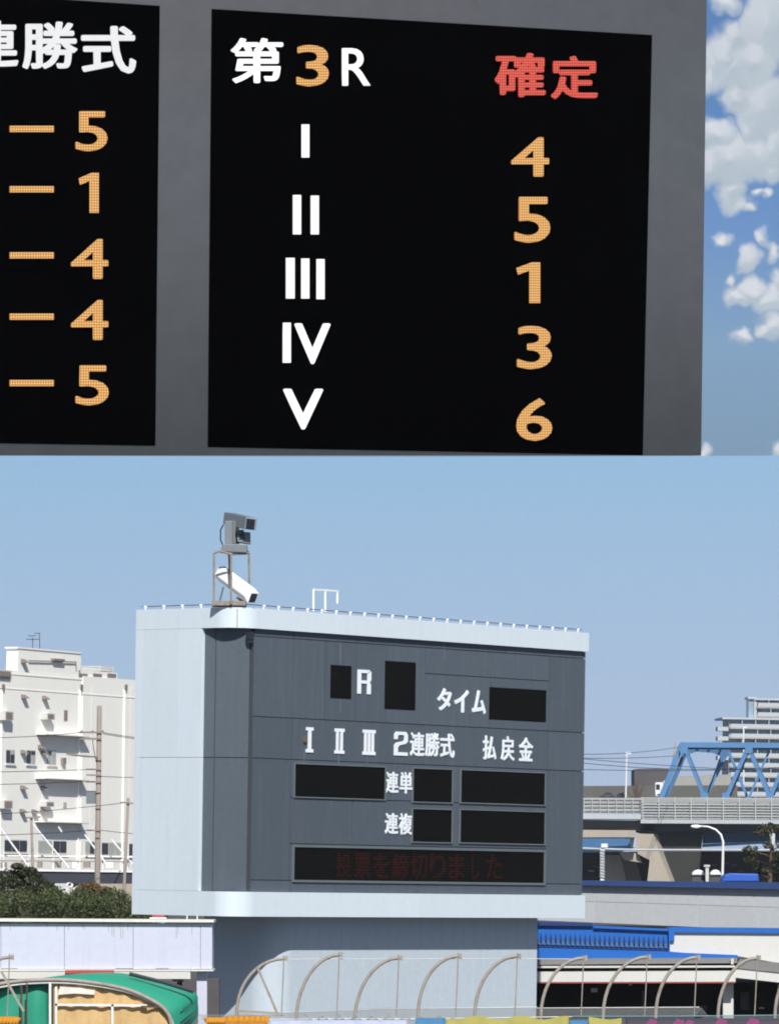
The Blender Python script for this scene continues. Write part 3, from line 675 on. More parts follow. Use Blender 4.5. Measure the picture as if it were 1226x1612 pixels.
upole(202.3, 1256, 195, 1415, 325, .12, 'shorter utility pole right beside the pale side of the scoreboard', ex2)
def ex3(t, d):
    MB().bar(P(42, 1287.5, d-.15), P(64, 1286, d-.15), .1).build('crossarm', 'vent', t)
upole(50, 1287, 52.5, 1390, 335, .11, 'small utility pole at the far left rising out of the shrubs', ex3)
def wires(name, label, runs, r=.022, mt='cable'):
    m = MB()
    for (x0, y0, d0, x1, y1, d1, sag) in runs:
        m.tube([P(x0+(x1-x0)*f, y0+(y1-y0)*f+4*sag*f*(1-f), d0+(d1-d0)*f) for f in [k/10 for k in range(11)]], r, 4)
    return tag(m.build(name, mt), label, 'cables')
wires('overhead_cables', 'overhead cables running from the tall utility pole past the cream building',
      [(-80, 1162, 320, 130, 1153, 329.5, 3), (162, 1153, 329.5, 300, 1167, 345, 3), (162, 1155, 329.5, 300, 1169, 345, 3), (-80, 1216, 320, 150, 1211, 329.5, 1), (-80, 1236, 320, 150, 1230, 329.5, 1),
       (-80, 1285, 320, 195, 1264, 325, 3), (-80, 1316, 320, 145, 1307, 329.5, 2), (160, 1307, 329.5, 250, 1315, 330, 1), (155, 1222, 330, 300, 1222, 335, 2), (106, 1188, 330, 154, 1192, 329.5, 1)])
# ------------------------------------------------------------------ hedge and shrubs
def leaves(m, cx, cy, cz, rx, ry, rz, nleaf, s=.16):
    for _ in range(nleaf):
        while True:
            a, b, c = (random.uniform(-1, 1) for _ in range(3))
            rr = a*a+b*b+c*c
            if .25 < rr < 1: break
        p = Vector((cx+a*rx, cy+b*ry, cz+c*rz)); q = Vector((random.gauss(0, 1), random.gauss(0, 1), random.gauss(0, 1))).normalized(); t = q.cross(Vector((random.gauss(0, 1), random.gauss(0, 1), random.gauss(0, 1)))).normalized()
        l = s*random.uniform(.6, 1.4); m.add([p-q*l, p+t*l*.45, p+q*l, p-t*l*.45], [(0, 1, 2, 3)])
m = MB()
for i in range(64):
    x = -200+i*7.0; y = 1412+8*math.sin(i*.9)+random.uniform(-6, 4)-(4 if x < 20 else 0)
    if x > 205: y += 14
    c = P(x, y+14, 205+random.uniform(-2, 3)); leaves(m, c.x, c.y, c.z, .62, 1.0, .55, 420, .06)
c0, c1 = P(-200, 1436, 206.5), P(240, 1436, 206.5)
tag(m.build('hedge', 'leaf'), 'clipped green hedge behind the white box girder at the left', 'hedge', kind='stuff')
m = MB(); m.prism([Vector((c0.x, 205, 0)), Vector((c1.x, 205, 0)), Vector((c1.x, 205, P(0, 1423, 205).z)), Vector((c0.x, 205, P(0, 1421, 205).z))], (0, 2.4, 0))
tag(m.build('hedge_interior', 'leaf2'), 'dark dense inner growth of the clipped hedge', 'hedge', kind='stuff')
def shrub(label, spots, mt, mtn='bark', d=212, nl=900, s=.08):
    cx = sum(p[0] for p in spots)/len(spots); b = P(cx, 1440, d)
    t = thing('shrub', label, 'shrub', (b.x, b.y, 0)); m = MB(); st = MB()
    for x, y, rx, ry in spots:
        c = P(x, y, d+random.uniform(-.5, .5)); k = d/F; leaves(m, c.x, c.y, c.z, rx*k, 1.0, ry*k, nl, s)
        st.tube([Vector((b.x, b.y, 0)), Vector((c.x, c.y, c.z-.1))], .05, 5, .015)
    m.build('foliage', mt, t); st.build('stem', mtn, t)
shrub('tall dark green shrub above the hedge at the far left', [(-30, 1392, 40, 26), (12, 1390, 24, 22), (30, 1384, 20, 16), (52, 1394, 26, 22), (72, 1402, 20, 16), (46, 1374, 16, 9), (28, 1364, 9, 4)], 'leaf2')
shrub('low green shrub beside the pale sacks', [(82, 1408, 14, 12), (98, 1416, 16, 9)], 'leaf')
shrub('brownish red leaved shrub at the foot of the tall utility pole', [(132, 1401, 12, 10), (146, 1398, 12, 9), (138, 1410, 18, 9), (166, 1404, 12, 8)], 'leafred')
# ------------------------------------------------------------------ white box girder in front, left
DG = 140
gd = thing('box_girder', 'white box girder with rust streaks on a short column, left of the scoreboard pedestal', 'girder', (P(322, 1500, DG).x, DG, 0))
GL = [-700, 102, 210, 316, 334.5]
for a, b in zip([-300, 2]+GL[1:-1], [2]+GL[1:]):
    pxprism([(a+.3, 1454), (b-.3, 1454), (b-.3, 1525.5), (a+.3, 1525.5)], DG, 1.3).build('web_panel', 'beam', gd)
pxprism([(-300, 1444.5), (337, 1448), (337, 1452), (-300, 1449.5)], DG-.16, 1.7).build('top_flange', 'beamtrim', gd)
pxprism([(-300, 1525.5), (336, 1526.5), (336, 1528.8), (-300, 1528.5)], DG-.12, 1.6).build('bottom_flange', 'beamtrim', gd)
pxprism([(-300, 1529), (300, 1529), (300, 1541), (-300, 1541)], DG-.1, .5).build('inner_beam', 'white', gd)
pp('column', 310, 1529.5, 326, 1800, DG+.2, .35, 'beam', gd); pp('bracket', 272, 1529.5, 289, 1545, DG+.1, .3, 'rust', gd); pp('drain_pipe', 279, 1545, 287, 1800, DG+.2, .12, 'timber', gd)
pp('red_strip', 103, 1527.2, 180, 1532.5, DG-.2, .05, 'redtarp', gd)
for i in range(16):
    x = random.uniform(0, 320); pp('rust_streak', x, 1455, x+.7, 1455+random.uniform(4, 24), DG-.003, .002, 'rust', gd)
for x0, x1 in ((3, 28), (182, 210), (245, 266)): pp('rust_streak', x0, 1524, x1, 1525.3, DG-.003, .002, 'rust', gd)
lt = thing('warning_lamp', 'small red beacon bar on top of the white box girder under the scoreboard', 'lamp', P(250, 1445, DG+.5)); pp('red_lens', 240, 1440.5, 258, 1444.8, DG+.3, .2, 'redtarp', lt); pp('base_bar', 236, 1444.3, 262, 1446.4, DG+.25, .3, 'whitepaint', lt)
m = MB()
for x in (294, 310): m.add(*(lambda q: (q.v, q.f))(pxbox(x, 1441, x+1.5, 1448, DG+.3, .1)))
tag(m.build('bolt_pair', 'whitepaint'), 'two thin white bolts standing on top of the box girder', 'bolts')
# dark clutter behind the girder column
tag(pxprism([(285, 1541), (345, 1541), (345, 1700), (285, 1700)], DG+4.5, 1).build('shed_wall', 'brown'), 'dark shed wall seen behind the girder column', 'wall')
# green arched canopy with tan tarpaulin
DC = 136
cn = thing('arched_shelter', 'green arched shelter hung with tan tarpaulin below the white box girder', 'shelter', (P(170, 1600, DC).x, DC, 0))
def arc(pts, d, k=6):
    out = []
    for i in range(len(pts)-1):
        p0 = pts[max(i-1, 0)]; p1 = pts[i]; p2 = pts[i+1]; p3 = pts[min(i+2, len(pts)-1)]
        for j in range(k):
            t = j/k; out.append(tuple(.5*((2*p1[q])+(-p0[q]+p2[q])*t+(2*p0[q]-5*p1[q]+4*p2[q]-p3[q])*t*t+(-p0[q]+3*p1[q]-3*p2[q]+p3[q])*t**3) for q in (0, 1)))
    out.append(pts[-1]); return out
front = arc([(-150, 1600), (-60, 1564), (0, 1549), (55, 1543), (120, 1544), (194, 1556), (240, 1575), (262, 1592), (270, 1612), (273, 1650)], DC)
back = arc([(-150, 1560), (0, 1549), (60, 1541), (110, 1534), (166, 1531), (208, 1534), (255, 1546), (305, 1561), (312, 1580), (312, 1610)], DC)
m = MB(); A = [P(x, y, DC) for x, y in front]; B = [P(x, y, DC+3) for x, y in back]
k = min(len(A), len(B)); m.add(A[:k]+B[:k]+[p+Vector((0, 0, -.02)) for p in A[:k]+B[:k]], [(i, i+1, k+i+1, k+i) for i in range(k-1)]+[(2*k+i+1, 2*k+i, 3*k+i, 3*k+i+1) for i in range(k-1)]+[(i, 2*k+i, 2*k+i+1, i+1) for i in range(k-1)]); m.build('canopy_sheet', 'green', cn, smooth=True)
MB().tube([P(x, y, DC-.05) for x, y in front], .055, 8).build('arch_pipe', 'pipe', cn, smooth=True)
MB().tube([P(x+3, y+4.5, DC-.02) for x, y in front], .035, 6).build('arch_pipe', 'whitepaint', cn, smooth=True)
def wavy(x0, x1, ytop, ybot, d, mt, name, amp=.09, nx=40, nz=12, par=cn):
    m = MB(); vs = []
    for j in range(nz+1):
        for i in range(nx+1):
            x = x0+(x1-x0)*i/nx; yt = ytop(x); y = yt+(ybot-yt)*j/nz
            vs.append(P(x, y, d+amp*(math.sin(i*.8+j*.12)+.7*math.sin(i*.33-j*.2)+.35*math.sin(j*.7+i*.25))))
    k = len(vs); f = [(j*(nx+1)+i, j*(nx+1)+i+1, (j+1)*(nx+1)+i+1, (j+1)*(nx+1)+i) for j in range(nz) for i in range(nx)]
    m.add(vs, f); o = m.build(name, mt, par, smooth=True); sol = o.modifiers.new('thick', 'SOLIDIFY'); sol.thickness = .012; return o
def fy(x):
    for (xa, ya), (xb, yb) in zip(front[:-1], front[1:]):
        if xa <= x <= xb: return ya+(yb-ya)*(x-xa)/(xb-xa+1e-6)+4
    return 1600
wavy(-150, 76, fy, 1680, DC+.25, 'green', 'side_curtain', .05)
wavy(85, 266, fy, 1680, DC+.10, 'tan', 'tarpaulin', .025, 60, 16)
for x0, y0, x1, y1 in ((79.5, 1545, 79.5, 1680), (89, 1553, 89, 1680), (177.5, 1581, 177.5, 1680), (87, 1581.5, 232, 1583)): MB().bar(P(x0, y0, DC-.02), P(x1, y1, DC-.02), .06).build('frame_bar', 'whitepaint', cn)
MB().bar(P(222, 1584.5, DC-.05), P(250, 1585, DC-.05), .05).build('frame_bar', 'timber', cn)
m = MB(); m.prism([P(x, y, DC-.04) for x, y in ((95, 1553), (125, 1555), (150, 1559), (149, 1566), (118, 1564), (92, 1566))], (0, .1, 0)); m.build('torn_tarpaulin_flap', 'beamtrim', cn)
MB().tube([P(34, 1550, DC-.3), P(36, 1700, DC-.3)], .03, 5).build('frame_bar', 'timber', cn); MB().tube([P(43, 1548, DC-.3), P(42, 1700, DC-.3)], .025, 5).build('frame_bar', 'timber', cn)
MB().tube([P(204, 1533, DC+2), P(260, 1547, DC+2), P(305, 1561, DC+2)], .06, 6).build('rear_arch_edge', 'darkroof', cn)
# ------------------------------------------------------------------ foreground fence with curved posts
DF = 130
fc = thing('security_fence', 'chain link fence topped by tall curved pipe posts along the foreground', 'fence', (P(700, 1600, DF).x, DF, 0))
posts = [(-76, 1508, -150, 1612), (16.6, 1507, -55, 1600), (448, 1509, 373, 1594), (535, 1503, 466, 1612), (628.6, 1508, 558, 1612), (722, 1505, 658, 1598), (815, 1505, 747, 1600), (919, 1508, 851, 1600), (1019, 1506.5, 949, 1598), (1097, 1507, 1031.5, 1600), (1192, 1508, 1129.5, 1601), (1280, 1509, 1219, 1601)]
for i, (tx, ty, bx, by) in enumerate(posts):
    W_, H_ = tx-bx, by-ty; pts = [(bx, by+120), (bx, by)]
    for k in range(1, 11):
        a = k/10*math.pi/2; pts.append((bx+W_*(1-math.cos(a))*1.0, by-H_*math.sin(a)))
    pts.append((tx+4, ty+.5))
    cp = MB().tube([P(x, y, DF) for x, y in pts], .046, 8).build('curved_post', 'pipe', fc, smooth=True)
    pp('end_cap', tx+1, ty-4, tx+5, ty+4, DF-.07, .14, 'pipe', cp)
    MB().tube([P(tx-1, ty-5, DF-.04), P(tx-2, ty+30, DF-.03), P(tx-5, 1600, DF-.03)], .016, 5).build('hanger_rod', 'pipe', fc)
for a, b in (((405, 1522), (436, 1594)), ((375, 1591.5), (447, 1596)), ((3, 1530), (38, 1592))): MB().bar(P(*a, DF-.05), P(*b, DF-.05), .06).build('brace', 'pipe', fc)
m = MB(); pr = [(450, 1510), (628, 1509.5), (722, 1509), (815, 1509), (919, 1510)]
m.tube([P(x, y, DF) for x, y in pr], .008, 4); m.build('top_wire', 'wire', fc)
for x0, y0, x1, y1 in ((447, 1594, 625, 1588), (625, 1588, 845, 1585.5), (845, 1587, 1100, 1585.5)): MB().tube([P(x0, y0, DF), P(x1, y1, DF)], .012, 4).build('mesh_top_wire', 'wire', fc)
m = MB(); step = 3.6; y0, y1 = 1587, 1640
for i in range(-14, 245):
    x = 365+i*step
    if x > 1240: break
    for sgn in (1, -1):
        yt = 1594-(x-440)*.045 if x < 620 else (1586.5 if x < 1105 else 1599)
        if x < 440: yt = 1597
        a = P(x, yt, DF+.02*sgn); b = P(x+sgn*(y1-yt)*.75, y1, DF+.02*sgn); m.bar(a, b, .012)
m.build('chain_mesh', 'wire', fc)['kind'] = 'stuff'
for x0, y0, x1, y1 in ((330, 1605, 560, 1603), (560, 1604, 900, 1600.5), (900, 1600, 1230, 1598)): MB().tube([P(x0, y0, DF-.03), P((x0+x1)/2, (y0+y1)/2+.8, DF-.03), P(x1, y1, DF-.03)], .014, 4).build('middle_wire', 'teal' if x0 > 800 else 'wire', fc)
random.seed(3)
for i in range(9):
    x = 480+i*26; MB().tube([P(x, 1596+random.uniform(-2, 3), DF-.05), P(x+10, 1604, DF-.05), P(x+18, 1606, DF-.05), P(x+28, 1599, DF-.05)], .012, 4).build('barbed_wire_loop', 'wire', fc)
# banners and rolls on the fence, just at the lower edge
def roll(x0, x1, y, label, r=.16, d=DF-.6):
    m = MB(); kk = 22
    for j in range(kk):
        xa = x0+(x1-x0)*j/kk; m.tube([P(xa, y, d), P(xa+(x1-x0)/kk*.5, y-.5, d), P(xa+(x1-x0)/kk, y, d)], r*(1+.12*math.sin(j*2.1)), 10)
    tag(m.build('net_roll', 'orange', smooth=True), label, 'net roll')
roll(358, 422, 1610, 'fat orange rolled net below the first curved post'); roll(326, 356, 1611, 'short orange roll beside the girder column', .14); roll(-10, 29, 1611, 'orange roll at the far left corner', .16)
def banner(x0, x1, y, mt, label, folds=.03):
    o = wavy(x0, x1, y if callable(y) else (lambda x: y), 1760, DF-.22, mt, 'banner', folds, max(6, int((x1-x0)/5)), 8, None); tag(o, label, 'banner'); return o
banner(425, 640, 1606, 'lavender', 'pale lavender banner left of the blue one'); banner(654, 701, 1602.5, 'bluecloth', 'narrow blue banner on the fence beside the yellow one')
banner(703, 895, lambda x: 1602+3*math.sin(x*.09), 'yellow', 'long yellow banner on the fence below the scoreboard pedestal'); banner(896, 925, 1606, 'bluecloth', 'small blue banner between the two yellow ones', .02)
banner(926, 978, lambda x: 1603+2*math.sin(x*.1), 'yellow', 'short yellow banner left of the dark flowered one')
db = banner(984, 1300, 1603, 'darkcloth', 'dark banner with magenta flowers at the lower right', .006)
for x, w_ in ((1026, 10), (1068, 10), (1085, 8), (1135, 11), (1185, 12)):
    m = MB(); m.prism([P(x+w_*math.cos(k*.628)*(1 if k % 2 else .75), 1611+w_*.8*math.sin(k*.628)*(1 if k % 2 else .75), DF-.25) for k in range(10)], (0, .008, 0)); m.build('flower_print', 'magenta', db)
# ------------------------------------------------------------------ right: grey clad hall with blue roofs
DH = 200
hl = thing('grey_hall', 'long grey panel clad hall with a blue roof edge, right of the scoreboard', 'building', (P(1100, 1450, DH).x, DH, 0))
def ly(x, y0, y1, xa=920, xb=1226): return y0+(y1-y0)*(x-xa)/(xb-xa)
xs = [700, 780, 858, 935.5, 1015.5, 1098, 1186, 1270, 1350]
top = lambda x: ly(x, 1394, 1400); mid = lambda x: ly(x, 1419, 1428.5); bot = lambda x: ly(x, 1452, 1465)
for a, b in zip(xs[:-1], xs[1:]):
    for f0, f1 in ((top, mid), (mid, bot)):
        pxprism([(a+.45, f0(a)+.3), (b-.45, f0(b)+.3), (b-.45, f1(b)-.3), (a+.45, f1(a)-.3)], DH, .08).build('cladding_panel', 'greywall', hl)
pxprism([(700, top(700)), (1350, top(1350)), (1350, bot(1350)), (700, bot(700))], DH+.03, 14).build('wall', 'joint', hl)
pxprism([(700, ly(700, 1386.5, 1389.5)), (1350, ly(1350, 1386.5, 1389.5)), (1350, ly(1350, 1393.8, 1400)), (700, ly(700, 1393.8, 1400))], DH-.35, 14.5).build('roof_edge', 'navy', hl)
pb_ = thing('storage_box', 'bright blue box on the roof edge of the grey hall beside the street lamp', 'box', P(1171, 1387, 203)); 
pxprism([(1140, 1377), (1150, 1374.5), (1193, 1375.5), (1194, 1388), (1135, 1388)], 202.5, 1.4).build('cover', 'bluetarp', pb_, bevel=.05)
# blue roofed building in front
DB = 172
bb = thing('blue_roof_building', 'low building with bright blue roof trim, serrated ridge tiles and a dark open front', 'building', (P(1000, 1550, DB).x, DB, 0))
def q4(name, pts, mt, d=DB, th=.3, par=bb, **k): return pxprism(pts, d, th).build(name, mt, par, **k)
q4('roof_sheet', [(780, 1449), (934, 1453.5), (934, 1458), (1054, 1463), (1054, 1511), (780, 1507)], 'blue', DB+.2, 2.0)
q4('roof_edge', [(780, 1449), (932, 1453), (933, 1458), (780, 1456)], 'navy', DB+.05, .3)
q4('roof_edge', [(934, 1457), (1054, 1462.5), (1054, 1466), (934, 1461)], 'blue', DB+.05, .3)
for i in range(35):                          # serrated closure pieces over the flashing
    x = 782+i*7.7; y = 1470+(x-846)*.03
    o = MB(); o.prism([P(x-3.0, y+11, DB+.14), P(x, y-2, DB+.14), P(x+3.0, y+11, DB+.14)], (0, .05, 0))
    if x < 1050: o.build('ridge_tooth', 'navy', bb)
    if x < 1046: q4('rib_end', [(x+1.2, y+10), (x+6, y+10.2), (x+6, y+17), (x+1.2, y+16.8)], 'ribend', DB+.02, .15)
q4('flashing', [(780, 1484.5), (1052, 1492.5), (1052, 1497), (780, 1488.5)], 'navy', DB+.08, .12)
q4('gutter_sheet', [(780, 1490), (1055, 1498), (1078, 1500), (1160, 1503.5), (1162, 1508), (780, 1509)], 'blue', DB-.1, .28)
q4('corner_post', [(1052, 1461), (1061, 1462), (1061, 1481), (1054, 1481), (1054, 1499), (1052, 1499)], 'blue', DB-.05, .5)
q4('white_fascia', [(1061, 1468), (1400, 1470), (1400, 1516), (1226, 1516), (1160, 1505), (1054, 1499), (1054, 1481), (1061, 1481)], 'white', DB+.1, 3)
q4('fascia_edge', [(1056, 1460.5), (1400, 1464), (1400, 1470.5), (1056, 1467.8)], 'blue', DB-.02, 3)
q4('eaves', [(780, 1509.3), (1158, 1508), (1163, 1510), (1160, 1516), (780, 1519.5)], 'greyroof', DB-.5, 2)
q4('eaves', [(1160, 1509.5), (1240, 1517), (1400, 1530), (1400, 1541), (1240, 1532), (1160, 1524)], 'greyroof', DB-.5, 2)
q4('gutter', [(780, 1521), (1156, 1520), (1156, 1523), (780, 1524)], 'white', DB-.75, .2)
q4('fascia', [(780, 1530), (1157, 1528), (1157, 1545.5), (780, 1546)], 'white', DB-.62, .3)
q4('fascia', [(1157, 1526), (1400, 1552), (1400, 1566), (1157, 1539)], 'white', DB-.62, .3)
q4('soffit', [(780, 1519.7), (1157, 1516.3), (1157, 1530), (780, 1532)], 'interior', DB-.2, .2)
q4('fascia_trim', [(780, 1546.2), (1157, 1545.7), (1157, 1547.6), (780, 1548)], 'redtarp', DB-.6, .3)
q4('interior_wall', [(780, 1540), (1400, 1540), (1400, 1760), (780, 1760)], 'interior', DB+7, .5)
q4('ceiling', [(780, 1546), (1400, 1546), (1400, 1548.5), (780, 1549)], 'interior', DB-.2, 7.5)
q4('column', [(1137, 1525), (1154, 1525), (1154, 1760), (1137, 1760)], 'white', DB+.2, .35, bevel=.03)
q4('column', [(1224, 1550), (1236, 1550), (1236, 1760), (1224, 1760)], 'beam', DB+3, .3)
q4('post', [(1150, 1509), (1154, 1509), (1154, 1518), (1150, 1518)], 'white', DB-.7, .1)
for x in (893, 1079): 
    for k in range(6): q4('bulb', [(x+k*3, 1519.3), (x+k*3+2, 1519.3), (x+k*3+2, 1521.6), (x+k*3, 1521.6)], 'whitepaint', DB-.4, .05)
for x0, x1, y0, y1 in ((930, 940, 1556, 1562), (990, 994, 1549, 1551.5), (1195, 1202, 1586, 1588), (1100, 1112, 1583, 1596), (1165, 1178, 1562, 1590), (1010, 1016, 1560, 1590)): q4('interior_fitting', [(x0, y0), (x1, y0), (x1, y1), (x0, y1)], 'winframe' if y1-y0 < 7 else 'brown', DB+4, .3)
# ------------------------------------------------------------------ street lamp, lamps, tree, pipe behind the hall
b = P(1136.5, 1385, 260); sl = thing('street_lamp', 'curved white street lamp behind the blue roof edge, in front of the bridge', 'street lamp', (b.x, b.y, 0))
MB().tube([Vector((b.x, b.y, 0))]+[P(x, y, 260) for x, y in ((1136.5, 1378), (1137.2, 1345), (1137.5, 1325), (1134, 1314), (1126, 1306), (1114, 1301.5), (1102, 1300.5))], .075, 8, .05).build('pole', 'whitepaint', sl, smooth=True)
m = MB(); m.prism([P(x, y, 259.8) for x, y in ((1086, 1300.5), (1089, 1298.6), (1097, 1298), (1103, 1299.5), (1103, 1302.5), (1096, 1304), (1088, 1302.8))], (0, .4, 0)); m.build('lamp_head', 'whitepaint', sl, bevel=.05)
for i, (x0, x1, lab) in enumerate(((1088.5, 1109, 'white domed roof vent left of the grey post behind the hall'), (1117, 1134.5, 'white domed roof vent right of the grey post, at the foot of the street lamp'))):
    t = thing('roof_vent', lab, 'vent', P((x0+x1)/2, 1388, 215), 'domed roof vents behind the grey hall'); xm = (x0+x1)/2; r = (x1-x0)/2
    m = MB(); m.prism([P(xm+r*math.cos(a*math.pi/8), 1377.5-(8.5)*math.sin(a*math.pi/8), 215) for a in range(9)], (0, .55, 0)); m.build('dome', 'whitepaint', t, bevel=.03)
    pp('skirt', x0-.5, 1378, x1+.5, 1390, 215.1, .5, 'brown', t)
t = thing('post', 'thick grey post with a cap between the two domed vents', 'post', P(1112, 1390, 214.5)); pp('shaft', 1110, 1364, 1115, 1392, 214.5, .14, 'winframe', t); pp('cap', 1107.5, 1361.5, 1117, 1364.5, 214.45, .25, 'winframe', t)
t = thing('lattice_mast', 'short white lattice mast just right of the scoreboard', 'mast', P(948, 1388, 240)); pp('shaft', 944.5, 1334, 950.5, 1386, 240, .18, 'whitepaint', t); pp('cabinet', 946, 1328, 956, 1334, 239.9, .3, 'whitepaint', t)
for i in range(10): MB().bar(P(943.5, 1338+i*4.6, 239.95), P(951.5, 1340+i*4.6, 239.95), .05).build('rung', 'fencebar', t)
m = MB(); m.tube([P(860, 1334, 300), P(1000, 1338, 300), P(1226, 1338.5, 300), P(1400, 1340, 300)], .07, 6); tag(m.build('pipeline', 'fencebar'), 'thin pale pipe crossing in front of the bridge piers', 'pipe')
tb = P(1212, 1388, 250); tr_ = thing('pine_tree', 'open crowned pine tree at the right edge in front of the bridge', 'tree', (tb.x, tb.y, 0))
tm = MB(); tm.tube([Vector((tb.x, tb.y, 0)), P(1211, 1385, 250), P(1214, 1345, 250), P(1216, 1318, 250), P(1213, 1296, 250)], .14, 8, .04)
random.seed(11); lm = MB()
for (x, y) in ((1186, 1340), (1176, 1338), (1192, 1362), (1180, 1352), (1200, 1302), (1196, 1310), (1212, 1300), (1228, 1305), (1230, 1330), (1222, 1345), (1204, 1372), (1220, 1378), (1236, 1362), (1190, 1374), (1240, 1345), (1208, 1330), (1224, 1362)):
    yb = min(1385, y+10); c = P(x, y, 250+random.uniform(-1.2, 1.2)); tm.tube([P(1213, yb, 250), c], .04, 5, .015)
    leaves(lm, c.x, c.y, c.z, random.uniform(.22, .38), .4, random.uniform(.14, .24), 95, .085)
tm.build('trunk', 'bark', tr_); lm.build('crown', 'leaf2', tr_)
pp('white_tag', 1211, 1312, 1219, 1330, 249.6, .05, 'winframe', tr_)
# ------------------------------------------------------------------ bridge
DT = 700
br_ = thing('road_bridge', 'road bridge with fenced parapet, blue girders and tan piers, right of the scoreboard', 'bridge', (P(1100, 1300, DT).x, DT, 0))
def b4(name, pts, mt, d=DT, th=1., par=br_): return pxprism(pts, d, th).build(name, mt, par)
b4('parapet', [(880, 1256), (1008, 1256.5), (1008, 1281), (880, 1279)], 'deckwall', DT, .5)
b4('parapet', [(1008, 1257), (1300, 1257), (1300, 1291), (1008, 1290)], 'deckwall', DT-.5, .5)
b4('ledge', [(880, 1280), (1008, 1282), (1008, 1289.5), (880, 1289)], 'fencebar', DT-1, 9)
b4('ledge', [(1008, 1290), (1300, 1292), (1300, 1297.5), (1008, 1296)], 'fencebar', DT-1.6, 10)
for i in range(12):
    x = 1011+i*25.3; MB().bar(P(x, 1255, DT-1.2), P(x+.3, 1291, DT-1.2), .13).build('fence_post', 'fencebar', br_)
for i in range(10):
    x = 893+i*12.8; MB().bar(P(x, 1256, DT-.6), P(x, 1288 if i % 2 else 1280, DT-.6), .10).build('fence_post', 'fencebar', br_)
for y in (1256, 1262, 1266.5, 1271, 1275.5, 1280, 1284.5): MB().bar(P(1008, y, DT-1.1), P(1300, y+1.2, DT-1.1), .11).build('fence_rail', 'fencebar', br_)
for y in (1256.5, 1262, 1268, 1274): MB().bar(P(880, y, DT-.4), P(1008, y+.3, DT-.4), .10).build('fence_rail', 'fencebar', br_)
b4('deck_slab', [(880, 1290), (1030, 1292), (1030, 1312), (1004, 1305), (880, 1303)], 'concdark', DT+.5, 26)  # depth extended backwards to shade the space under the bridge
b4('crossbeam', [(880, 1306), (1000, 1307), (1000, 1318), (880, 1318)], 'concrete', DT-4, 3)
b4('deck_underside', [(1008, 1297), (1300, 1298.5), (1300, 1312), (1008, 1308)], 'darkroof', DT+.5, 26)  # made deeper than the span to keep sun off what lies below
b4('girder', [(880, 1318.5), (998, 1318), (990, 1334), (880, 1337)], 'girderdark', DT+2, 1.5)
b4('girder_flange', [(880, 1335.5), (988, 1331), (1000, 1334), (978, 1341), (880, 1342.5)], 'girder', DT+1.2, 3)
b4('girder', [(1106, 1310), (1300, 1310), (1300, 1320), (1106, 1328)], 'girderdark', DT+6, 1.5)
b4('girder_flange', [(1107, 1328.5), (1300, 1319), (1300, 1322.5), (1107, 1333.5)], 'girder', DT+5, 3)
b4('bearing', [(992, 1318), (1000, 1318), (1000, 1334), (992, 1334)], 'fencebar', DT-1, 2)
# piers: stout, tapering, the right hand side's shade is painted in its colour
def pier(pts, side, lab=None, d=DT, th=7):
    m = MB(); f = [P(x, y, d) for x, y in pts]; m.prism(f, (th*.35, th, 0)); m.build('pier', 'concrete', br_)
pier([(1001, 1312), (1028, 1313), (1039, 1347), (1056, 1390), (1018, 1390), (1022, 1354), (1003, 1344)], 0)
b4('pier_shaded_face', [(1029, 1311), (1106, 1308), (1098, 1395), (1057, 1395), (1040, 1347)], 'pierdark', DT+2, 6)  # shade of this side comes from its dark colour
pier([(950, 1345), (975, 1346), (985, 1385), (985, 1392), (945, 1392)], 0, d=DT+6)
b4('pier_cap', [(975, 1342), (1003, 1343), (1010, 1358), (984, 1354)], 'concrete', DT+1, 3)
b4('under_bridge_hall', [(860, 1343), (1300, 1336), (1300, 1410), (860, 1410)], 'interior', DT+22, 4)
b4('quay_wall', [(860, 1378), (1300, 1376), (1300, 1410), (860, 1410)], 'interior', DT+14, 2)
random.seed(5)
for i in range(26):
    x = 925+i*12+random.uniform(-4, 4); y = 1360+random.uniform(-8, 16); b4('stored_crate', [(x, y), (x+random.uniform(3, 10), y), (x+9, y+2.2), (x, y+2.2)], random.choice(['concdark', 'leaf2', 'brown', 'concdark', 'deckwall']), DT+12.5, 1)
# truss span
ts = thing('truss_span', 'light blue steel truss over the bridge deck at the right', 'bridge truss', (P(1150, 1255, DT+4).x, DT+4, 0))
def tbar(name, a, b, w, d, par=ts, mt='truss'): return MB().bar(P(*a, d), P(*b, d), w, w).build(name, mt, par)
dA, dB = DT+11, DT+1
tbar('top_chord', (1070, 1172.5), (1330, 1174), .72, dB); tbar('top_chord', (1078, 1176), (1330, 1178), .5, dA, mt='truss')
tbar('end_post', (1072, 1173), (1040, 1256), .72, dB); tbar('post_shade_side', (1079, 1178), (1048, 1256), .45, dB+.8, mt='girderdark'); tbar('end_post_shade_side', (1079, 1184), (1056, 1238), .55, dA-2, mt='girderdark')  # dark bars added as the end post's shaded sides
tbar('diagonal', (1079, 1184), (1108, 1256), .42, dB+.3); tbar('diagonal', (1144, 1184), (1109, 1256), .5, dA, mt='truss')
tbar('diagonal', (1138, 1182), (1113, 1250), .3, dA+1, mt='girderdark')
tbar('diagonal', (1146, 1182), (1176, 1256), .38, dA); tbar('end_post', (1174, 1182), (1142, 1256), .52, dB-1); tbar('diagonal', (1179, 1182), (1211, 1256), .5, dB-1)
tbar('diagonal', (1243, 1182), (1211, 1256), .5, dB-1); tbar('diagonal', (1247, 1182), (1279, 1256), .5, dB-1)
tbar('diagonal', (1210, 1182), (1178, 1256), .3, dA+1)
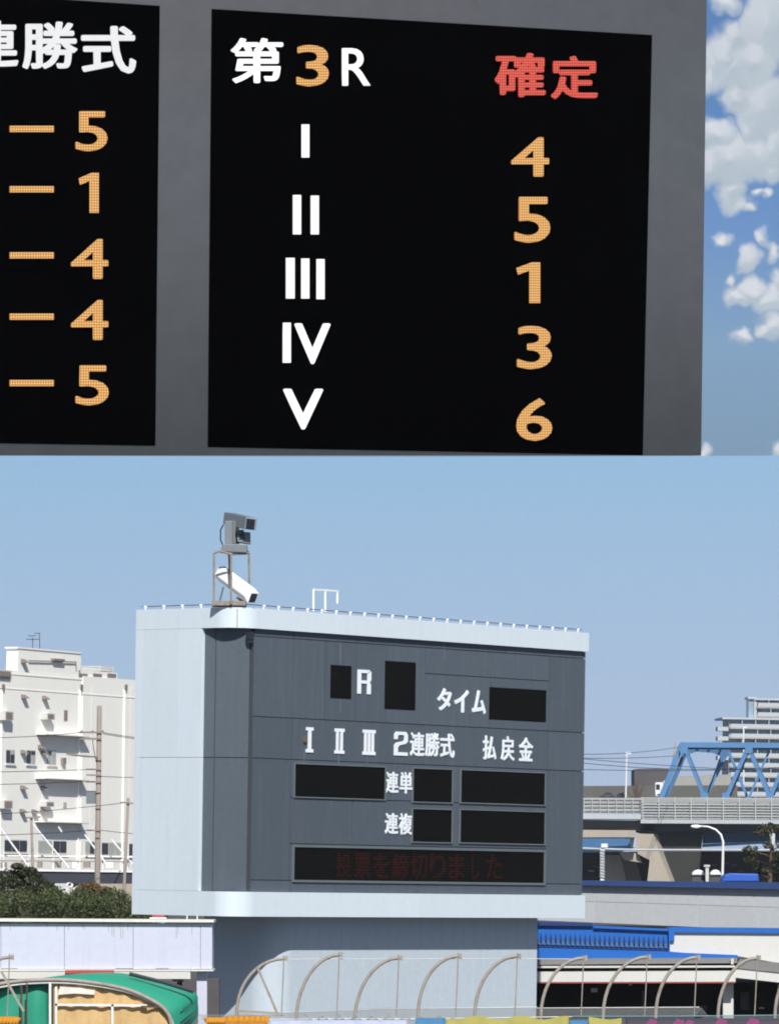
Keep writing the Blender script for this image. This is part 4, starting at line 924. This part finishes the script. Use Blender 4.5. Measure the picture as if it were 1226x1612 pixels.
b_ = MB(); b_.prism([P(x, y, dA-3) for x, y in ((1079, 1177), (1150, 1177), (1146, 1190), (1134, 1200), (1133, 1190), (1122, 1185), (1096, 1183), (1088, 1186), (1080, 1184))], (0, .6, 0)); b_.build('portal_frame', 'girderdark', ts)
for x in (1092, 1110, 1128, 1160, 1190, 1220, 1250): 
    MB().bar(P(x, 1173.5, dB+.3), P(x+9, 1177, dA-.3), .25).build('lateral_brace', 'girderdark', ts)
for x in (1075, 1177, 1246): pp('gusset_plate', x-5, 1173, x+7, 1186, dB-1.35, .12, 'truss', ts)
for x in (1108, 1142, 1211): pp('gusset_plate', x-6, 1248, x+6, 1256.5, dB-1.35, .12, 'truss', ts)
for a, b in (((1178, 1184), (1148, 1254)), ((1183, 1184), (1214, 1252)), ((1248, 1184), (1217, 1252)), ((1083, 1186), (1110, 1252))): tbar('diagonal_shade_side', a, b, .25, dB+.9, mt='girderdark')  # darker bars paint the shaded sides of the diagonals
tbar('chord_shade_side', (1080, 1178), (1330, 1179.5), .3, dB+.9, mt='girderdark')  # darker bar paints the chord's shaded side
# things on and beyond the bridge
tk = thing('truck', 'white truck cab driving onto the bridge under the blue truss', 'truck', P(1039, 1255, DT+5))
pp('cab', 1031, 1231.5, 1043.5, 1251, DT+5, 2, 'whitepaint', tk); pp('windscreen', 1032, 1235, 1038, 1243, DT+4.95, .04, 'truckblue', tk); pp('bumper', 1031, 1251, 1043, 1254, DT+4.9, 1, 'fencebar', tk)
pp('cargo_box', 1044, 1229, 1052, 1252, DT+5.3, 2, 'whitepaint', tk); MB().tube([P(1036, 1254, DT+4.9), P(1036, 1254, DT+5.2)], .4, 10).build('wheel', 'cable', tk)
def car(x0, x1, y, mt, label):
    t = thing('car', label, 'car', P((x0+x1)/2, y, DT+6)); w_ = x1-x0
    pxprism([(x0, y), (x0, y-4), (x0+w_*.15, y-5), (x0+w_*.3, y-8.5), (x0+w_*.72, y-8.5), (x0+w_*.88, y-5), (x1, y-4), (x1, y)], DT+6, 1.7).build('body', mt, t, bevel=.1)
    pxprism([(x0+w_*.24, y-5), (x0+w_*.34, y-7.8), (x0+w_*.68, y-7.8), (x0+w_*.8, y-5)], DT+5.97, .02).build('side_window', 'truckblue', t)
    for f in (.2, .78): c = P(x0+w_*f, y, DT+5.9); MB().tube([c, c+Vector((0, .3, 0))], .33, 10).build('wheel', 'cable', t)
car(945, 968, 1255.5, 'brown', 'dark car on the bridge deck just right of the scoreboard'); car(970, 984, 1255.5, 'truckblue', 'black car beside the slim white post on the bridge')
o = pxprism([(998, 1211), (1006, 1210), (1052, 1210), (1052, 1238), (998, 1238)], 900, 12).build('dark_building', 'brown'); tag(o, 'dark flat roofed building behind the left end of the truss', 'building')
o = pxprism([(880, 1237.5), (1160, 1236), (1160, 1262), (880, 1262)], 860, 6).build('sound_wall', 'concdark'); tag(o, 'long low grey wall beyond the bridge deck', 'wall')
o = pxprism([(1052, 1222), (1150, 1219), (1150, 1240), (1052, 1240)], 900, 10).build('warehouse', 'deckwall'); tag(o, 'grey warehouse seen through the blue truss', 'building')
o = pxprism([(1052, 1216), (1056, 1210), (1063, 1168), (1064, 1177), (1059, 1216)], 880, 1).build('chimney', 'aptpink'); tag(o, 'slim pinkish chimney behind the end post of the truss', 'chimney')
t = thing('lamp_post', 'slim white lamp post left of the truck on the bridge', 'street lamp', P(985, 1256, DT+3)); MB().tube([P(984.5, 1256, DT+3), P(986, 1186, DT+3)], .12, 6).build('pole', 'whitepaint', t); pp('lamp_head', 984, 1184, 993, 1187, DT+3, .4, 'whitepaint', t)
t = thing('lamp_post', 'slim pale lamp post standing before the apartment block', 'street lamp', P(1169, 1240, DT+14)); MB().tube([P(1170, 1250, DT+14), P(1169.5, 1146, DT+14)], .1, 6).build('pole', 'whitepaint', t); pp('lamp_head', 1169, 1144, 1175, 1146, DT+14, .4, 'whitepaint', t)
m = MB(); random.seed(2)
for i in range(20): x = 1000+random.gauss(0, 6); m.tube([P(x*.3+1003*.7, 1256, DT+16), P(x+3, 1234+random.uniform(-6, 10), DT+16)], .06, 4, .02)
tag(m.build('bare_tree', 'timber'), 'leafless straw coloured tree beyond the bridge deck, below the dark building', 'tree')
wires('power_lines', 'thin power lines sagging between the scoreboard and the blue truss', [(900, 1187, 600, 1070, 1176, 690, 4), (900, 1193, 600, 1060, 1190, 690, 2), (880, 1191, 600, 1230, 1214, 690, 3), (880, 1197, 600, 1230, 1208, 690, 8), (880, 1210, 600, 1140, 1212, 690, 2)], .04)
# apartment block far behind
DA = 1500; ca = P(1146, 1240, DA); AF = Frame((ca.x, ca.y), R(4))
ap = thing('apartment_block', 'pale stepped apartment block with rows of balconies behind the blue truss', 'apartment block', (ca.x, ca.y, 0))
k = DA/F
def apb(name, x0, y0, x1, y1, t0, t1, mt): return AF.pb(x0, y0, x1, y1, t0, t1).build(name, mt, ap)
apb('wall', 1146, 1132, 1310, 1262, 0, 14, 'aptdark'); apb('upper_wall', 1188, 1101, 1310, 1133, 0.5, 12, 'aptdark')
apb('roof_slab', 1136, 1130.5, 1310, 1133.5, -1.6, 15, 'apt'); apb('roof_slab', 1188, 1100, 1310, 1103, -1.6, 14, 'apt')
apb('stair_tower_frame', 1176.5, 1097, 1190, 1100.5, -1, 6, 'apt'); apb('stair_tower_frame', 1186, 1100, 1190.5, 1133, -1, 6, 'apt'); apb('stair_tower', 1177.5, 1100.6, 1186, 1132, -.2, 5, 'aptglass')
def floor(y, x0, i):
    apb('floor_slab', x0, y+10.2, 1310, y+12.2, -1.7, -.05, 'aptpink')
    apb('balcony_rail', x0+2, y+4.2, 1310, y+10.2, -1.72, -1.62, 'apt')
    for j in range(int((1300-x0)/21)):
        x = x0+5+j*21+(i % 2)*3
        apb('window', x, y-2, x+11, y+4, -.12, -.02, 'aptglass')
        apb('partition', x+14, y-2.6, x+15.2, y+4.2, -1.5, -.1, 'apt')
for i, y in enumerate((1103, 1118)): floor(y, 1190, i)
for i in range(8): floor(1136.5+i*15.2, 1148, i)
for i in range(4): apb('side_balcony', 1129, 1144+i*15.2, 1146, 1150.5+i*15.2, -.5, 4, 'apt')

# ------------------------------------------------------------------ air
HAZE = .00007
hz = MB(); hz.box((-450, -20, -3.4), (700, 1650, 60)); hm = bpy.data.materials.new('air'); hm.use_nodes = True
hn = hm.node_tree; hn.nodes.remove(hn.nodes['Principled BSDF']); v = hn.nodes.new('ShaderNodeVolumePrincipled')
v.inputs['Color'].default_value = (.80, .88, 1, 1); v.inputs['Density'].default_value = HAZE; v.inputs['Anisotropy'].default_value = 0
hn.links.new(v.outputs[0], hn.nodes['Material Output'].inputs['Volume'])
o = hz.build('haze', hm); tag(o, kind='stuff')
